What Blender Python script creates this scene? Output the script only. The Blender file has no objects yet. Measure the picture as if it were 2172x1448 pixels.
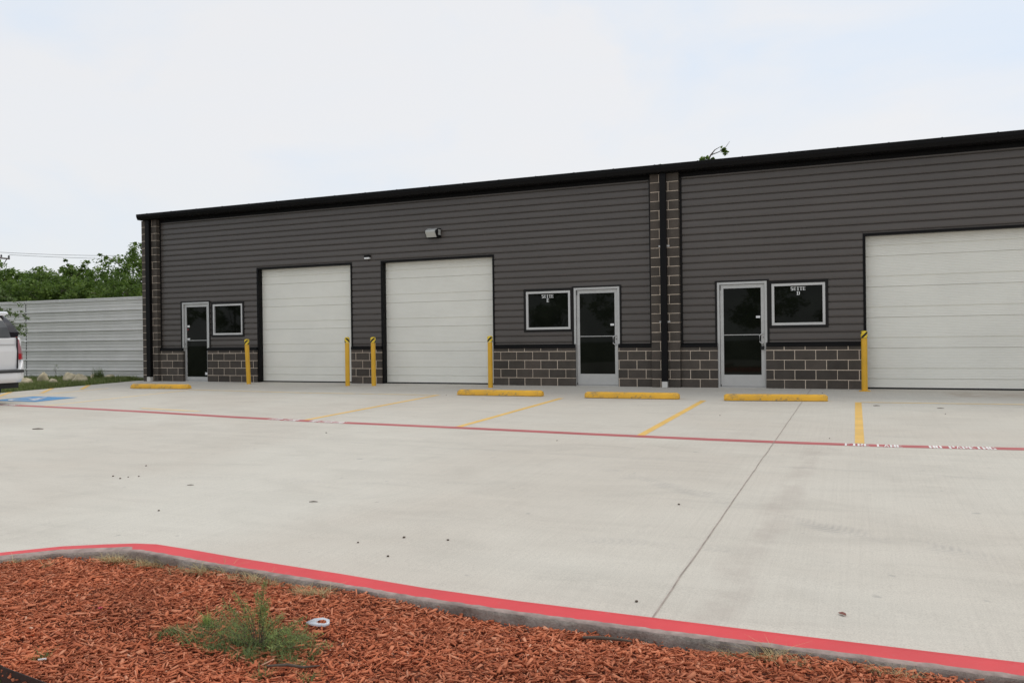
import bpy, math, random
import numpy as np
from mathutils import Vector, Matrix
random.seed(7)
scene = bpy.context.scene
COL = scene.collection
R = math.radians
SL = 0.02                                   # fall of the lot away from the building
def gz(y): return SL*y if y < 0 else 0.0

# ------------------------------------------------------------------ tagging
def tag(o, label=None, cat=None, group=None, kind=None):
    if label: o['label'] = label
    if cat: o['category'] = cat
    if group: o['group'] = group
    if kind: o['kind'] = kind
    return o
def empty(name, loc=(0, 0, 0), rz=0, parent=None):
    o = bpy.data.objects.new(name, None); COL.objects.link(o)
    o.location = loc; o.rotation_euler = (0, 0, rz); o.empty_display_size = .2
    if parent: o.parent = parent
    return o
def copy_tree(o, parent=None):
    c = o.copy(); COL.objects.link(c)
    if parent: c.parent = parent
    for ch in list(o.children): copy_tree(ch, c)
    return c

# ------------------------------------------------------------------ materials
def new_mat(name):
    m = bpy.data.materials.new(name); m.use_nodes = True
    nt = m.node_tree; b = nt.nodes['Principled BSDF']
    return m, nt, b
class NB:
    """small node helper"""
    def __init__(s, nt): s.nt = nt; s.n = nt.nodes; s.l = nt.links
    def node(s, t, **kw):
        n = s.n.new(t)
        for k, v in kw.items(): setattr(n, k, v)
        return n
    def link(s, a, b): s.l.new(a, b)
    def val(s, sock, v):
        if hasattr(v, 'is_output'): s.link(v, sock)
        else: sock.default_value = v
    def math(s, op, a, b=0.0, c=None, clamp=False):
        n = s.node('ShaderNodeMath', operation=op, use_clamp=clamp)
        s.val(n.inputs[0], a); s.val(n.inputs[1], b)
        if c is not None: s.val(n.inputs[2], c)
        return n.outputs[0]
    def obj(s): return s.node('ShaderNodeTexCoord').outputs['Object']
    def mapping(s, vec, scale=(1, 1, 1), loc=(0, 0, 0), rot=(0, 0, 0)):
        n = s.node('ShaderNodeMapping'); s.link(vec, n.inputs[0])
        n.inputs['Scale'].default_value = scale; n.inputs['Location'].default_value = loc; n.inputs['Rotation'].default_value = rot
        return n.outputs[0]
    def noise(s, vec, scale, detail=3, rough=.55, dist=0):
        n = s.node('ShaderNodeTexNoise'); s.link(vec, n.inputs['Vector'])
        n.inputs['Scale'].default_value = scale; n.inputs['Detail'].default_value = detail
        n.inputs['Roughness'].default_value = rough; n.inputs['Distortion'].default_value = dist
        return n.outputs['Fac']
    def ramp(s, f, stops):
        n = s.node('ShaderNodeValToRGB'); s.link(f, n.inputs[0])
        e = n.color_ramp.elements
        while len(e) < len(stops): e.new(.5)
        for el, (p, c) in zip(e, stops):
            el.position = p; el.color = (c, c, c, 1) if isinstance(c, (int, float)) else (*c, 1)
        return n.outputs[0]
    def mix(s, f, a, b, mode='MIX'):
        n = s.node('ShaderNodeMix', data_type='RGBA', blend_type=mode)
        s.val(n.inputs[0], f)
        for k, v in ((6, a), (7, b)):
            if hasattr(v, 'is_output'): s.link(v, n.inputs[k])
            else: n.inputs[k].default_value = (*v, 1) if len(v) == 3 else v
        return n.outputs[2]
    def bump(s, h, strength=.3, dist=.01):
        n = s.node('ShaderNodeBump'); s.link(h, n.inputs['Height'])
        n.inputs['Strength'].default_value = strength; n.inputs['Distance'].default_value = dist
        return n.outputs[0]

def simple(name, col, rough=.6, metal=0, spec=.5, var=.06, nscale=3, bump=0, bscale=60, coat=0):
    m, nt, b = new_mat(name); N = NB(nt); v = N.obj()
    f = N.noise(v, nscale, 4)
    k = N.ramp(f, [(.3, 1-var), (.7, 1+var)])
    c = N.mix(1.0, col, k, 'MULTIPLY'); N.link(c, b.inputs['Base Color'])
    b.inputs['Roughness'].default_value = rough; b.inputs['Metallic'].default_value = metal
    b.inputs['Specular IOR Level'].default_value = spec
    if coat: b.inputs['Coat Weight'].default_value = coat; b.inputs['Coat Roughness'].default_value = .05
    if bump:
        N.link(N.bump(N.noise(v, bscale, 3), bump, .004), b.inputs['Normal'])
    return m

def attr_mat(name, stops, rough=.8, spec=.3, trans=0, big=None):
    """colour picked per piece from the 'tone' attribute"""
    m, nt, b = new_mat(name); N = NB(nt)
    a = N.node('ShaderNodeAttribute'); a.attribute_name = 'tone'
    c = N.ramp(a.outputs['Fac'], stops)
    v = N.obj()
    k = N.ramp(N.noise(v, big or 2.0, 3), [(.3, .85 if trans else .78), (.7, 1.15)])
    c = N.mix(1.0, c, k, 'MULTIPLY')
    N.link(c, b.inputs['Base Color']); b.inputs['Roughness'].default_value = rough
    b.inputs['Specular IOR Level'].default_value = spec
    if trans:
        t = N.node('ShaderNodeBsdfTranslucent'); N.link(c, t.inputs[0])
        mx = N.node('ShaderNodeMixShader'); mx.inputs[0].default_value = trans
        N.link(b.outputs[0], mx.inputs[1]); N.link(t.outputs[0], mx.inputs[2])
        N.link(mx.outputs[0], nt.nodes['Material Output'].inputs[0])
    return m

def concrete_mat():
    m, nt, b = new_mat('lot_concrete'); N = NB(nt); v = N.obj()
    sep = N.node('ShaderNodeSeparateXYZ'); N.link(v, sep.inputs[0]); X, Y = sep.outputs[0], sep.outputs[1]
    big = N.noise(v, .22, 4, .6, .5)
    med = N.noise(N.mapping(v, (.9, 1.6, 1)), 1.1, 5, .65, .8)
    drag = N.noise(N.mapping(v, (.35, 3.2, 1), rot=(0, 0, R(4))), 1.6, 5, .7, .3)
    broom = N.noise(N.mapping(v, (60, .55, 1)), 1.0, 3, .7)
    speck = N.noise(v, 130, 2, .7)
    c = N.mix(N.ramp(big, [(.35, 0), (.65, 1)]), (.552, .505, .435), (.602, .568, .497))
    c = N.mix(1.0, c, N.ramp(med, [(.30, .925), (.5, 1.0), (.70, 1.04)]), 'MULTIPLY')
    c = N.mix(1.0, c, N.ramp(drag, [(.32, .95), (.47, 1.0), (.7, 1.015)]), 'MULTIPLY')
    c = N.mix(1.0, c, N.ramp(broom, [(.25, .955), (.55, 1.01), (.8, 1.03)]), 'MULTIPLY')
    c = N.mix(1.0, c, N.ramp(speck, [(.30, .84), (.5, 1.0), (.70, 1.09)]), 'MULTIPLY')
    def band(p, q, w, dark, tread=None, col=None):
        nonlocal c
        dx, dy = q[0]-p[0], q[1]-p[1]; L = math.hypot(dx, dy); ux, uy = dx/L, dy/L
        rx = N.math('SUBTRACT', X, p[0]); ry = N.math('SUBTRACT', Y, p[1])
        al = N.math('ADD', N.math('MULTIPLY', rx, ux), N.math('MULTIPLY', ry, uy))
        ac = N.math('ADD', N.math('MULTIPLY', rx, -uy), N.math('MULTIPLY', ry, ux))
        ac = N.math('ADD', ac, N.math('MULTIPLY', N.math('SUBTRACT', N.noise(v, 1.3, 2), .5), .25))
        e = N.math('SMOOTH_MAX', N.math('SUBTRACT', N.math('ABSOLUTE', ac), w), -1.0, .0)
        msk = N.math('SUBTRACT', 1.0, N.math('DIVIDE', N.math('ADD', e, w*.45), w*.9, clamp=True), clamp=True)
        ends = N.math('MULTIPLY', N.math('DIVIDE', al, .25, clamp=True), N.math('DIVIDE', N.math('SUBTRACT', L, al), .25, clamp=True))
        msk = N.math('MULTIPLY', msk, ends)
        br = N.ramp(N.noise(v, 3.0, 5, .7), [(.38, 0), (.62, 1)])
        msk = N.math('MULTIPLY', msk, br)
        if tread:
            w1 = N.math('SINE', N.math('ADD', N.math('MULTIPLY', al, tread), N.math('MULTIPLY', N.math('ABSOLUTE', ac), 60)))
            msk = N.math('MULTIPLY', msk, N.math('ADD', N.math('MULTIPLY', w1, .35), .6))
        c = N.mix(N.math('MULTIPLY', msk, dark), c, col or (.30, .285, .27))
    band((-2.35, -9.85), (-.75, -11.15), .09, .5, 130)
    band((-.55, -11.4), (.8, -12.15), .10, .52, 130)
    band((-1.9, -12.45), (-.5, -12.30), .07, .25, 110)
    band((-.40, -7.9), (-.66, -13.9), .10, .38, None, (.40, .345, .30))
    band((-.52, -7.95), (-.1, -8.1), .10, .6)
    band((1.4, -.9), (6.4, -.8), .5, .5, None, (.36, .27, .19))
    band((-6, -9.0), (1.2, -9.35), .05, .16, None)
    band((-9, -12.1), (-3.2, -11.0), .08, .16, 100)
    band((-14, -9.0), (-8, -9.9), .08, .16, 100)
    band((-13.9, -.35), (6, -.35), .10, .18, None, (.34, .31, .27))
    spots = N.ramp(N.noise(v, 7.5, 2, .4), [(.74, 0), (.80, .6)])
    c = N.mix(spots, c, (.36, .34, .31))
    N.link(c, b.inputs['Base Color']); b.inputs['Roughness'].default_value = .85; b.inputs['Specular IOR Level'].default_value = .25
    h = N.math('ADD', N.math('MULTIPLY', broom, .7), N.math('MULTIPLY', speck, .5))
    N.link(N.bump(h, .35, .003), b.inputs['Normal'])
    return m

def worn_paint(name, col, under=(.5, .48, .44), wear=.5, scale=9, rough=.6, stretch=(1, 1, 1)):
    m, nt, b = new_mat(name); N = NB(nt); v = N.mapping(N.obj(), stretch)
    f = N.ramp(N.math('ADD', N.math('MULTIPLY', N.noise(v, scale, 6, .75), .7), N.math('MULTIPLY', N.noise(v, scale*9, 2), .3)), [(wear-.05, 0), (wear+.05, 1)])
    k = N.ramp(N.noise(v, 2.5, 3), [(.3, .9), (.7, 1.08)])
    c = N.mix(f, N.mix(1.0, col, k, 'MULTIPLY'), under)
    N.link(c, b.inputs['Base Color']); b.inputs['Roughness'].default_value = rough
    N.link(N.bump(N.noise(v, 90, 2), .2, .003), b.inputs['Normal'])
    return m

def mat_curb():
    m, nt, b = new_mat('curb_concrete'); N = NB(nt); v = N.obj()
    f = N.noise(v, 14, 6, .7); g = N.noise(v, 70, 3, .6); st = N.noise(v, 3, 3)
    c = N.mix(N.ramp(f, [(.35, 0), (.65, 1)]), (.15, .125, .105), (.30, .265, .23))
    c = N.mix(N.ramp(st, [(.4, 0), (.6, .6)]), c, (.36, .29, .25))
    c = N.mix(1.0, c, N.ramp(g, [(.3, .8), (.7, 1.15)]), 'MULTIPLY')
    N.link(c, b.inputs['Base Color']); b.inputs['Roughness'].default_value = .95
    N.link(N.bump(N.math('ADD', f, N.math('MULTIPLY', g, .4)), .9, .02), b.inputs['Normal'])
    return m

def mat_siding():
    m, nt, b = new_mat('siding_paint'); N = NB(nt); v = N.obj()
    k = N.ramp(N.noise(N.mapping(v, (.35, 1, 1.4)), 1.4, 4), [(.3, .93), (.7, 1.07)])
    k2 = N.ramp(N.noise(N.mapping(v, (1.2, 1, 14)), 2, 3), [(.3, .96), (.7, 1.04)])
    c = N.mix(1.0, (.084, .072, .064), k, 'MULTIPLY'); c = N.mix(1.0, c, k2, 'MULTIPLY')
    N.link(c, b.inputs['Base Color']); b.inputs['Roughness'].default_value = .36; b.inputs['Specular IOR Level'].default_value = .5
    N.link(N.bump(N.noise(N.mapping(v, (1, 1, 2)), 1.7, 2), .12, .02), b.inputs['Normal'])
    return m

def mat_block():
    m, nt, b = new_mat('stained_block'); N = NB(nt); v = N.obj()
    a = N.node('ShaderNodeAttribute'); a.attribute_name = 'tone'
    c = N.ramp(a.outputs['Fac'], [(0, (.052, .044, .037)), (.5, (.070, .059, .049)), (1, (.092, .075, .062))])
    c = N.mix(1.0, c, N.ramp(N.noise(v, 4, 4, .6), [(.3, .82), (.7, 1.15)]), 'MULTIPLY')
    c = N.mix(1.0, c, N.ramp(N.noise(v, 90, 3, .7), [(.3, .8), (.7, 1.25)]), 'MULTIPLY')
    N.link(c, b.inputs['Base Color']); b.inputs['Roughness'].default_value = .8; b.inputs['Specular IOR Level'].default_value = .3
    N.link(N.bump(N.noise(v, 120, 3), .5, .004), b.inputs['Normal'])
    return m

def mat_glass_dark(name, col=(.006, .007, .005), rough=.02, spec=.11):
    m, nt, b = new_mat(name); N = NB(nt); v = N.obj()
    k = N.ramp(N.noise(v, 1.5, 2), [(.3, .7), (.7, 1.5)])
    N.link(N.mix(1.0, col, k, 'MULTIPLY'), b.inputs['Base Color'])
    b.inputs['Roughness'].default_value = rough; b.inputs['Specular IOR Level'].default_value = spec
    N.link(N.bump(N.noise(v, 1.1, 1), .03, .02), b.inputs['Normal'])
    return m

M = {}
M['concrete'] = concrete_mat()
M['siding'] = mat_siding()
M['block'] = mat_block()
M['mortar'] = simple('mortar_joint', (.66, .55, .44), .9, var=.14, nscale=14, bump=.4, bscale=80)
M['black'] = simple('black_metal', (.0045, .0042, .0045), .5, spec=.14, var=.2, nscale=2)
M['trim'] = simple('dark_trim', (.011, .010, .0095), .5, spec=.2, var=.1)
M['alu'] = simple('clear_aluminium', (.50, .495, .48), .38, metal=.35, var=.05, nscale=6)
M['alu_dark'] = simple('dark_fill', (.10, .10, .10), .6)  # plain dark grey of hinges, lock cylinders and insulators
M['win_frame'] = simple('window_frame_grey', (.56, .55, .535), .45, metal=.15, var=.04)
M['glass'] = mat_glass_dark('dark_glass')
M['door_white'] = simple('door_enamel', (.80, .785, .715), .5, var=.035, nscale=1.2)
M['decal'] = simple('white_decal', (.75, .75, .74), .6)
M['rubber'] = simple('black_rubber', (.012, .012, .012), .8)
M['yellow'] = worn_paint('yellow_pole_paint', (.72, .40, .022), (.60, .33, .02), .82, 5, .35)
M['stop_yellow'] = worn_paint('yellow_stop_paint', (.80, .43, .03), (.22, .17, .10), .575, 8, .6, (1, 1, 1.8))
M['cap_yellow'] = simple('yellow_tape', (.80, .56, .03), .3, var=.03)
M['line_yellow'] = worn_paint('yellow_line_paint', (.80, .50, .13), (.60, .47, .30), .60, 6)
M['line_faint'] = worn_paint('faded_yellow_paint', (.84, .62, .30), (.60, .54, .44), .56, 5)
M['line_red'] = worn_paint('red_line_paint', (.47, .115, .115), (.52, .36, .33), .66, 6)
M['line_white'] = worn_paint('white_line_paint', (.86, .83, .80), (.55, .40, .38), .66, 16)
M['ada_blue'] = worn_paint('blue_paint', (.07, .27, .54), (.3, .4, .48), .68, 6)
M['ada_white'] = worn_paint('white_symbol_paint', (.72, .74, .76), (.5, .55, .6), .68, 9)
M['curb'] = mat_curb()
M['curb_red'] = worn_paint('red_curb_paint', (.68, .048, .056), (.42, .22, .19), .66, 14, .55)
M['curb_edge'] = simple('bare_curb_edge', (.34, .26, .23), .9, var=.3, nscale=18, bump=.6, bscale=60)
M['galv'] = simple('galvanised_steel', (.66, .645, .61), .38, metal=.08, var=.06, nscale=1.5)
M['joint'] = simple('joint_sealant', (.33, .275, .24), .9, var=.35, nscale=9)
M['lens'] = simple('lamp_lens', (.50, .50, .47), .25, var=.03)
M['bark'] = simple('tree_bark', (.11, .085, .065), .95, var=.3, nscale=12, bump=.6, bscale=30)
M['stone'] = simple('limestone_rock', (.52, .45, .31), .95, var=.28, nscale=5, bump=.8, bscale=18)
M['white_paint'] = simple('white_car_paint', (.74, .74, .745), .25, var=.01, coat=.8)
M['car_black'] = simple('gloss_black', (.012, .010, .014), .12, var=.1, coat=.3)
M['car_glass'] = mat_glass_dark('car_glass', (.10, .105, .11), .08, .5)
M['car_trim'] = simple('black_plastic', (.03, .03, .032), .6)
M['lamp_red'] = simple('red_lamp', (.38, .02, .03), .12, coat=.5)
M['lamp_clear'] = simple('clear_lamp', (.55, .42, .45), .12, coat=.5)
M['lamp_smoke'] = simple('smoked_lamp', (.34, .15, .17), .15, coat=.5)
M['rim'] = simple('wheel_alloy', (.55, .55, .56), .3, metal=.8)
M['wood_pole'] = simple('pole_wood', (.13, .10, .08), .9, var=.2, nscale=8)
M['rust'] = simple('rusted_edging', (.030, .018, .014), .7, var=.35, nscale=14, bump=.4)
M['plastic'] = simple('clear_plastic_litter', (.62, .64, .68), .2)
M['mulch_base'] = simple('mulch_soil', (.16, .045, .022), .95, var=.4, nscale=30, bump=1, bscale=90)
M['mulch'] = attr_mat('mulch_chips', [(0, (.18, .045, .022)), (.25, (.42, .115, .052)), (.6, (.60, .185, .085)), (.88, (.66, .28, .16)), (1, (.74, .48, .34))], .85, big=2.6)
M['leaf'] = attr_mat('tree_leaves', [(0, (.045, .085, .016)), (.5, (.115, .190, .034)), (1, (.23, .32, .070))], .6, .3, .42, big=.4)
M['leaf_pale'] = attr_mat('sapling_leaves', [(0, (.08, .13, .035)), (1, (.22, .30, .10))], .6, .3, .3)
M['weed'] = attr_mat('weed_leaves', [(0, (.12, .16, .065)), (.6, (.24, .31, .11)), (1, (.36, .46, .13))], .6, .3, .3, big=6)
M['grass'] = attr_mat('grass_blades', [(0, (.09, .135, .035)), (.6, (.20, .26, .075)), (1, (.42, .38, .19))], .7, .3, .3, big=1.2)
M['dry'] = attr_mat('dry_grass', [(0, (.36, .27, .13)), (1, (.66, .54, .30))], .8, .3, .2, big=3)
def ground_mat():
    m, nt, b = new_mat('ground_turf'); N = NB(nt); v = N.obj()
    c = N.mix(N.ramp(N.noise(v, 1.6, 6, .7), [(.35, 0), (.6, 1)]), (.10, .085, .05), (.075, .10, .04))
    c = N.mix(1.0, c, N.ramp(N.noise(v, 25, 3), [(.3, .7), (.7, 1.2)]), 'MULTIPLY')
    N.link(c, b.inputs['Base Color']); b.inputs['Roughness'].default_value = .95
    N.link(N.bump(N.noise(v, 20, 4), .8, .03), b.inputs['Normal'])
    return m
M['turf'] = ground_mat()

# ------------------------------------------------------------------ mesh building
class MB:
    def __init__(s): s.v = []; s.f = []; s.m = []; s.t = []; s.sm = []
    def add(s, verts, faces, mi=0, tone=.5, smooth=False):
        o = len(s.v); s.v += [tuple(p) for p in verts]
        for f in faces: s.f.append(tuple(i+o for i in f)); s.m.append(mi); s.t.append(tone); s.sm.append(smooth)
    def box(s, x0, x1, y0, y1, z0, z1, mi=0, tone=.5, bev=0):
        if bev <= 0:
            v = [(x, y, z) for x in (x0, x1) for y in (y0, y1) for z in (z0, z1)]
            s.add(v, [(0, 1, 3, 2), (4, 6, 7, 5), (0, 4, 5, 1), (2, 3, 7, 6), (0, 2, 6, 4), (1, 5, 7, 3)], mi, tone)
        else:
            bm = bevbox(x0, x1, y0, y1, z0, z1, bev); s.add(bm[0], bm[1], mi, tone)
    def prism(s, prof, axis, a, b, mi=0, cap=True, smooth=False, tone=.5):
        """prof: closed 2D polygon; axis 'x': prof=(y,z); 'y': prof=(x,z); 'z': prof=(x,y)"""
        n = len(prof)
        def P(p, t): return (t, p[0], p[1]) if axis == 'x' else ((p[0], t, p[1]) if axis == 'y' else (p[0], p[1], t))
        v = [P(p, a) for p in prof]+[P(p, b) for p in prof]
        f = [(i, (i+1) % n, (i+1) % n+n, i+n) for i in range(n)]
        s.add(v, f, mi, tone, smooth)
        if cap: s.add([P(p, a) for p in prof], [tuple(range(n))[::-1]], mi, tone); s.add([P(p, b) for p in prof], [tuple(range(n))], mi, tone)
    def sheet(s, prof, a, b, mi=0, closed=False):
        """open (y,z) profile extruded along x"""
        n = len(prof); v = [(a, p[0], p[1]) for p in prof]+[(b, p[0], p[1]) for p in prof]
        s.add(v, [(i, i+1, i+1+n, i+n) for i in range(n-1)], mi)
    def tube(s, pts, rad, n=8, mi=0, cap=True, smooth=True, tone=.5):
        pts = [Vector(p) for p in pts]
        if not hasattr(rad, '__len__'): rad = [rad]*len(pts)
        base = len(s.v); rings = []
        up = None
        for i, p in enumerate(pts):
            d = (pts[min(i+1, len(pts)-1)]-pts[max(i-1, 0)]).normalized()
            if up is None: up = Vector((0, 0, 1)) if abs(d.z) < .9 else Vector((1, 0, 0))
            a = d.cross(up).normalized(); b = d.cross(a).normalized(); up = -b if False else up
            rings.append([p+(a*math.cos(2*math.pi*k/n)+b*math.sin(2*math.pi*k/n))*rad[i] for k in range(n)])
        v = [q for r_ in rings for q in r_]
        f = [(i*n+k, i*n+(k+1) % n, (i+1)*n+(k+1) % n, (i+1)*n+k) for i in range(len(pts)-1) for k in range(n)]
        s.add(v, f, mi, tone, smooth)
        if cap:
            s.add(rings[0], [tuple(range(n))], mi, tone); s.add(rings[-1], [tuple(range(n))[::-1]], mi, tone)
    def lathe(s, c, prof, n=24, mi=0, smooth=True, top=(0, 0)):
        v = []; 
        zmax = prof[-1][1]; zmin = prof[0][1]
        for r_, z in prof:
            k = (z-zmin)/(zmax-zmin+1e-9)
            for i in range(n):
                a = 2*math.pi*i/n; v.append((c[0]+top[0]*k+r_*math.cos(a), c[1]+top[1]*k+r_*math.sin(a), c[2]+z))
        f = [(j*n+i, j*n+(i+1) % n, (j+1)*n+(i+1) % n, (j+1)*n+i) for j in range(len(prof)-1) for i in range(n)]
        s.add(v, f, mi, .5, smooth)
    def quad(s, a, b, c, d, mi=0): s.add([a, b, c, d], [(0, 1, 2, 3)], mi)
    def build(s, name, mats, parent=None, loc=None):
        me = bpy.data.meshes.new(name); me.from_pydata(s.v, [], s.f)
        if not isinstance(mats, (list, tuple)): mats = [mats]
        for m in mats: me.materials.append(m)
        me.polygons.foreach_set('material_index', s.m); me.polygons.foreach_set('use_smooth', s.sm)
        if any(abs(t-.5) > 1e-6 for t in s.t):
            at = me.attributes.new('tone', 'FLOAT', 'FACE'); at.data.foreach_set('value', s.t)
        me.update()
        o = bpy.data.objects.new(name, me); COL.objects.link(o)
        if parent: o.parent = parent
        if loc: o.location = loc
        return o
def bevbox(x0, x1, y0, y1, z0, z1, b):
    """box whose front (-y) edges are bevelled"""
    v = [(x0, y1, z0), (x1, y1, z0), (x1, y1, z1), (x0, y1, z1),
         (x0, y0+b, z0), (x1, y0+b, z0), (x1, y0+b, z1), (x0, y0+b, z1),
         (x0+b, y0, z0+b), (x1-b, y0, z0+b), (x1-b, y0, z1-b), (x0+b, y0, z1-b)]
    f = [(0, 3, 2, 1), (0, 1, 5, 4), (1, 2, 6, 5), (2, 3, 7, 6), (3, 0, 4, 7), (4, 5, 9, 8), (5, 6, 10, 9), (6, 7, 11, 10), (7, 4, 8, 11), (8, 9, 10, 11)]
    return v, f
def np_mesh(name, verts, faces, mat, tone=None, parent=None, smooth=False):
    """verts (N,3), faces (F,k) arrays, tone per face"""
    me = bpy.data.meshes.new(name); F, k = faces.shape
    me.vertices.add(len(verts)); me.vertices.foreach_set('co', verts.astype(np.float32).ravel())
    me.loops.add(F*k); me.loops.foreach_set('vertex_index', faces.astype(np.int32).ravel())
    me.polygons.add(F); me.polygons.foreach_set('loop_start', np.arange(0, F*k, k, dtype=np.int32))
    me.materials.append(mat)
    if tone is not None:
        at = me.attributes.new('tone', 'FLOAT', 'FACE'); at.data.foreach_set('value', tone.astype(np.float32))
    me.update(calc_edges=True)
    if smooth: me.polygons.foreach_set('use_smooth', [True]*F)
    o = bpy.data.objects.new(name, me); COL.objects.link(o)
    if parent: o.parent = parent
    return o

# ================================================================== GROUND
LOTX0 = -19.42
gb = MB()
ys = [400, 60, .45, 0, -14.0, -16, -60, -400]
xs = [-400, -60, LOTX0-.0, 60, 400]
vv = []
for y in ys:
    for x in xs:
        z = SL*max(y, -60) if y < 0 else 0
        vv.append((x, y, z-.035 if x > LOTX0-1 or True else z))
nx = len(xs)
ff = [(j*nx+i, (j+1)*nx+i, (j+1)*nx+i+1, j*nx+i+1) for j in range(len(ys)-1) for i in range(nx-1)]
gb.add(vv, ff)
ground = tag(gb.build('ground', M['turf']), kind='structure')

# concrete parking lot: one tilted sheet
pb = MB()
y0, y1 = .30, -60
# the island cut-out lies on top of the sheet, so the sheet stays whole
pb.add([(LOTX0, y0, 0), (60, y0, 0), (60, 0, 0), (LOTX0, 0, 0), (60, y1, SL*y1), (LOTX0, y1, SL*y1)], [(0, 3, 2, 1), (3, 5, 4, 2)])
pb.add([(LOTX0, 0, 0), (LOTX0, y1, SL*y1), (LOTX0, y1, SL*y1-.1), (LOTX0, 0, -.1)], [(0, 3, 2, 1)])
lot = tag(pb.build('parking_lot', M['concrete']), kind='structure')

def strip(pts, w, name, mat, lift, parent=lot, mb=None):
    """flat ribbon through ground points"""
    mb_ = mb or MB(); L = []; Rr = []
    for i, p in enumerate(pts):
        a = pts[max(i-1, 0)]; b = pts[min(i+1, len(pts)-1)]
        dx, dy = b[0]-a[0], b[1]-a[1]; l = math.hypot(dx, dy); nx_, ny_ = -dy/l*w/2, dx/l*w/2
        for S_, q in ((L, (p[0]+nx_, p[1]+ny_)), (Rr, (p[0]-nx_, p[1]-ny_))):
            S_.append((q[0], q[1], gz(q[1])+lift))
    n = len(pts); mb_.add(L+Rr, [(i+n, i+1+n, i+1, i) for i in range(n-1)])
    if mb is None: return mb_.build(name, mat, parent)

# stall lines at right angles to the building
for x, a, b, mt in ((.03, -2.66, -7.50, 'line_yellow'), (-2.53, -2.82, -7.48, 'line_yellow'), (-5.22, -2.88, -7.26, 'line_yellow'),
                    (-8.0, -2.66, -7.10, 'line_yellow'), (-14.9, -2.55, -6.35, 'line_faint'), (-17.72, -2.4, -6.2, 'line_faint')):
    o = strip([(x, a), (x, (a+b)/2), (x, b)], .102, 'parking_line', M[mt], .0015)
    if mt == 'line_faint': o['label'] = 'faded yellow stall line on the concrete'
# lines along the front of the overhead doors
strip([(-14.95, -2.45), (-11.3, -2.72), (-8.0, -2.70)], .09, 'parking_line', M['line_faint'], .0027)['label'] = 'faded yellow line running along the overhead doors'
strip([(.03, -2.66), (2.5, -2.56), (6.2, -2.5)], .10, 'parking_line', M['line_faint'], .0027)['label'] = 'faded yellow line in front of the large overhead door'
strip([(-12.4, -6.25), (-10.8, -6.45)], .10, 'parking_line', M['line_faint'], .0027)
# short hatch marks of the access aisle
for (xa, ya) in ((-19.38, -1.62), (-19.38, -2.72), (-19.38, -3.86)):
    strip([(xa, ya), (xa+1.25, ya-1.25)], .10, 'hatch_line', M['line_yellow'], .004)
strip([(-19.38, -4.95), (-17.75, -6.55)], .10, 'hatch_line', M['line_yellow'], .004)
# red fire lane line
lane = [(-30+10.65, -6.1), (-17.6, -6.24), (-16.3, -6.33), (-15.0, -6.42), (-13.3, -6.57), (-11.9, -6.72), (-9.45, -7.04), (-7.45, -7.24), (-5.0, -7.38),
        (-3.3, -7.52), (-1.67, -7.62), (-.6, -7.64), (.4, -7.62), (1.65, -7.49), (3.2, -7.42), (9, -7.4)]
red = strip(lane, .185, 'fire_lane_line', M['line_red'], .0018); red['label'] = 'faded red fire lane line'
def lane_y(x):
    for (a, ya), (b, yb) in zip(lane, lane[1:]):
        if a <= x <= b: return ya+(yb-ya)*(x-a)/(b-a)
    return -7.5
# stencil letters (strokes in a 0..1 cell)
GL = {'F': [((0, 0), (0, 1)), ((0, 1), (1, 1)), ((0, .52), (.75, .52))], 'I': [((.5, 0), (.5, 1)), ((.15, 0), (.85, 0)), ((.15, 1), (.85, 1))],
      'R': [((0, 0), (0, 1)), ((0, 1), (.85, .98)), ((.95, .95), (.95, .58)), ((.9, .5), (0, .5)), ((.45, .5), (1, 0))],
      'E': [((0, 0), (0, 1)), ((0, 1), (1, 1)), ((0, .5), (.75, .5)), ((0, 0), (1, 0))], 'L': [((0, 0), (0, 1)), ((0, 0), (1, 0))],
      'A': [((0, 0), (.45, 1)), ((.55, 1), (1, 0)), ((.2, .35), (.8, .35))], 'N': [((0, 0), (0, 1)), ((0, 1), (1, 0)), ((1, 0), (1, 1))],
      'O': [((0, .1), (0, .9)), ((.12, 1), (.88, 1)), ((1, .9), (1, .1)), ((.88, 0), (.12, 0))], 'P': [((0, 0), (0, 1)), ((0, 1), (.85, 1)), ((1, .92), (1, .55)), ((.9, .46), (0, .46))],
      'K': [((0, 0), (0, 1)), ((.1, .5), (1, 1)), ((.1, .5), (1, 0))], 'G': [((.95, .85), (.85, 1)), ((.85, 1), (.12, 1)), ((0, .9), (0, .1)), ((.12, 0), (.9, 0)), ((1, 0), (1, .45)), ((1, .45), (.6, .45))]}
def lane_text(txt, xa, xb, parent):
    n = len(txt); cw = (xb-xa)/n; mb = MB(); h = .170; w = .019
    for i, ch in enumerate(txt):
        if ch == ' ': continue
        for (a, b) in GL[ch]:
            pa = (xa+cw*(i+.17+.60*a[0]), a[1]); pb_ = (xa+cw*(i+.17+.60*b[0]), b[1])
            q = []
            for (x, t) in (pa, pb_): yc = lane_y(x); q.append((x, yc-h/2+h*t))
            dx, dy = q[1][0]-q[0][0], q[1][1]-q[0][1]; l = math.hypot(dx, dy) or 1
            ex, ey = dx/l*w*.4, dy/l*w*.4
            q = [(q[0][0]-ex, q[0][1]-ey), (q[1][0]+ex, q[1][1]+ey)]
            strip(q, w*(.55 if abs(dx) > .01 and abs(dy) > .05 else (1.15 if abs(dy) > .05 else .8)), '', None, .0034, mb=mb)
    mb.build('fire_lane_lettering', M['line_white'], parent)
for x0 in (-.126, -8.66, -17.2):
    lane_text('FIRE LANE', x0, x0+.60, red); lane_text('NO PARKING', x0+.86, x0+1.51, red)
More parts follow.
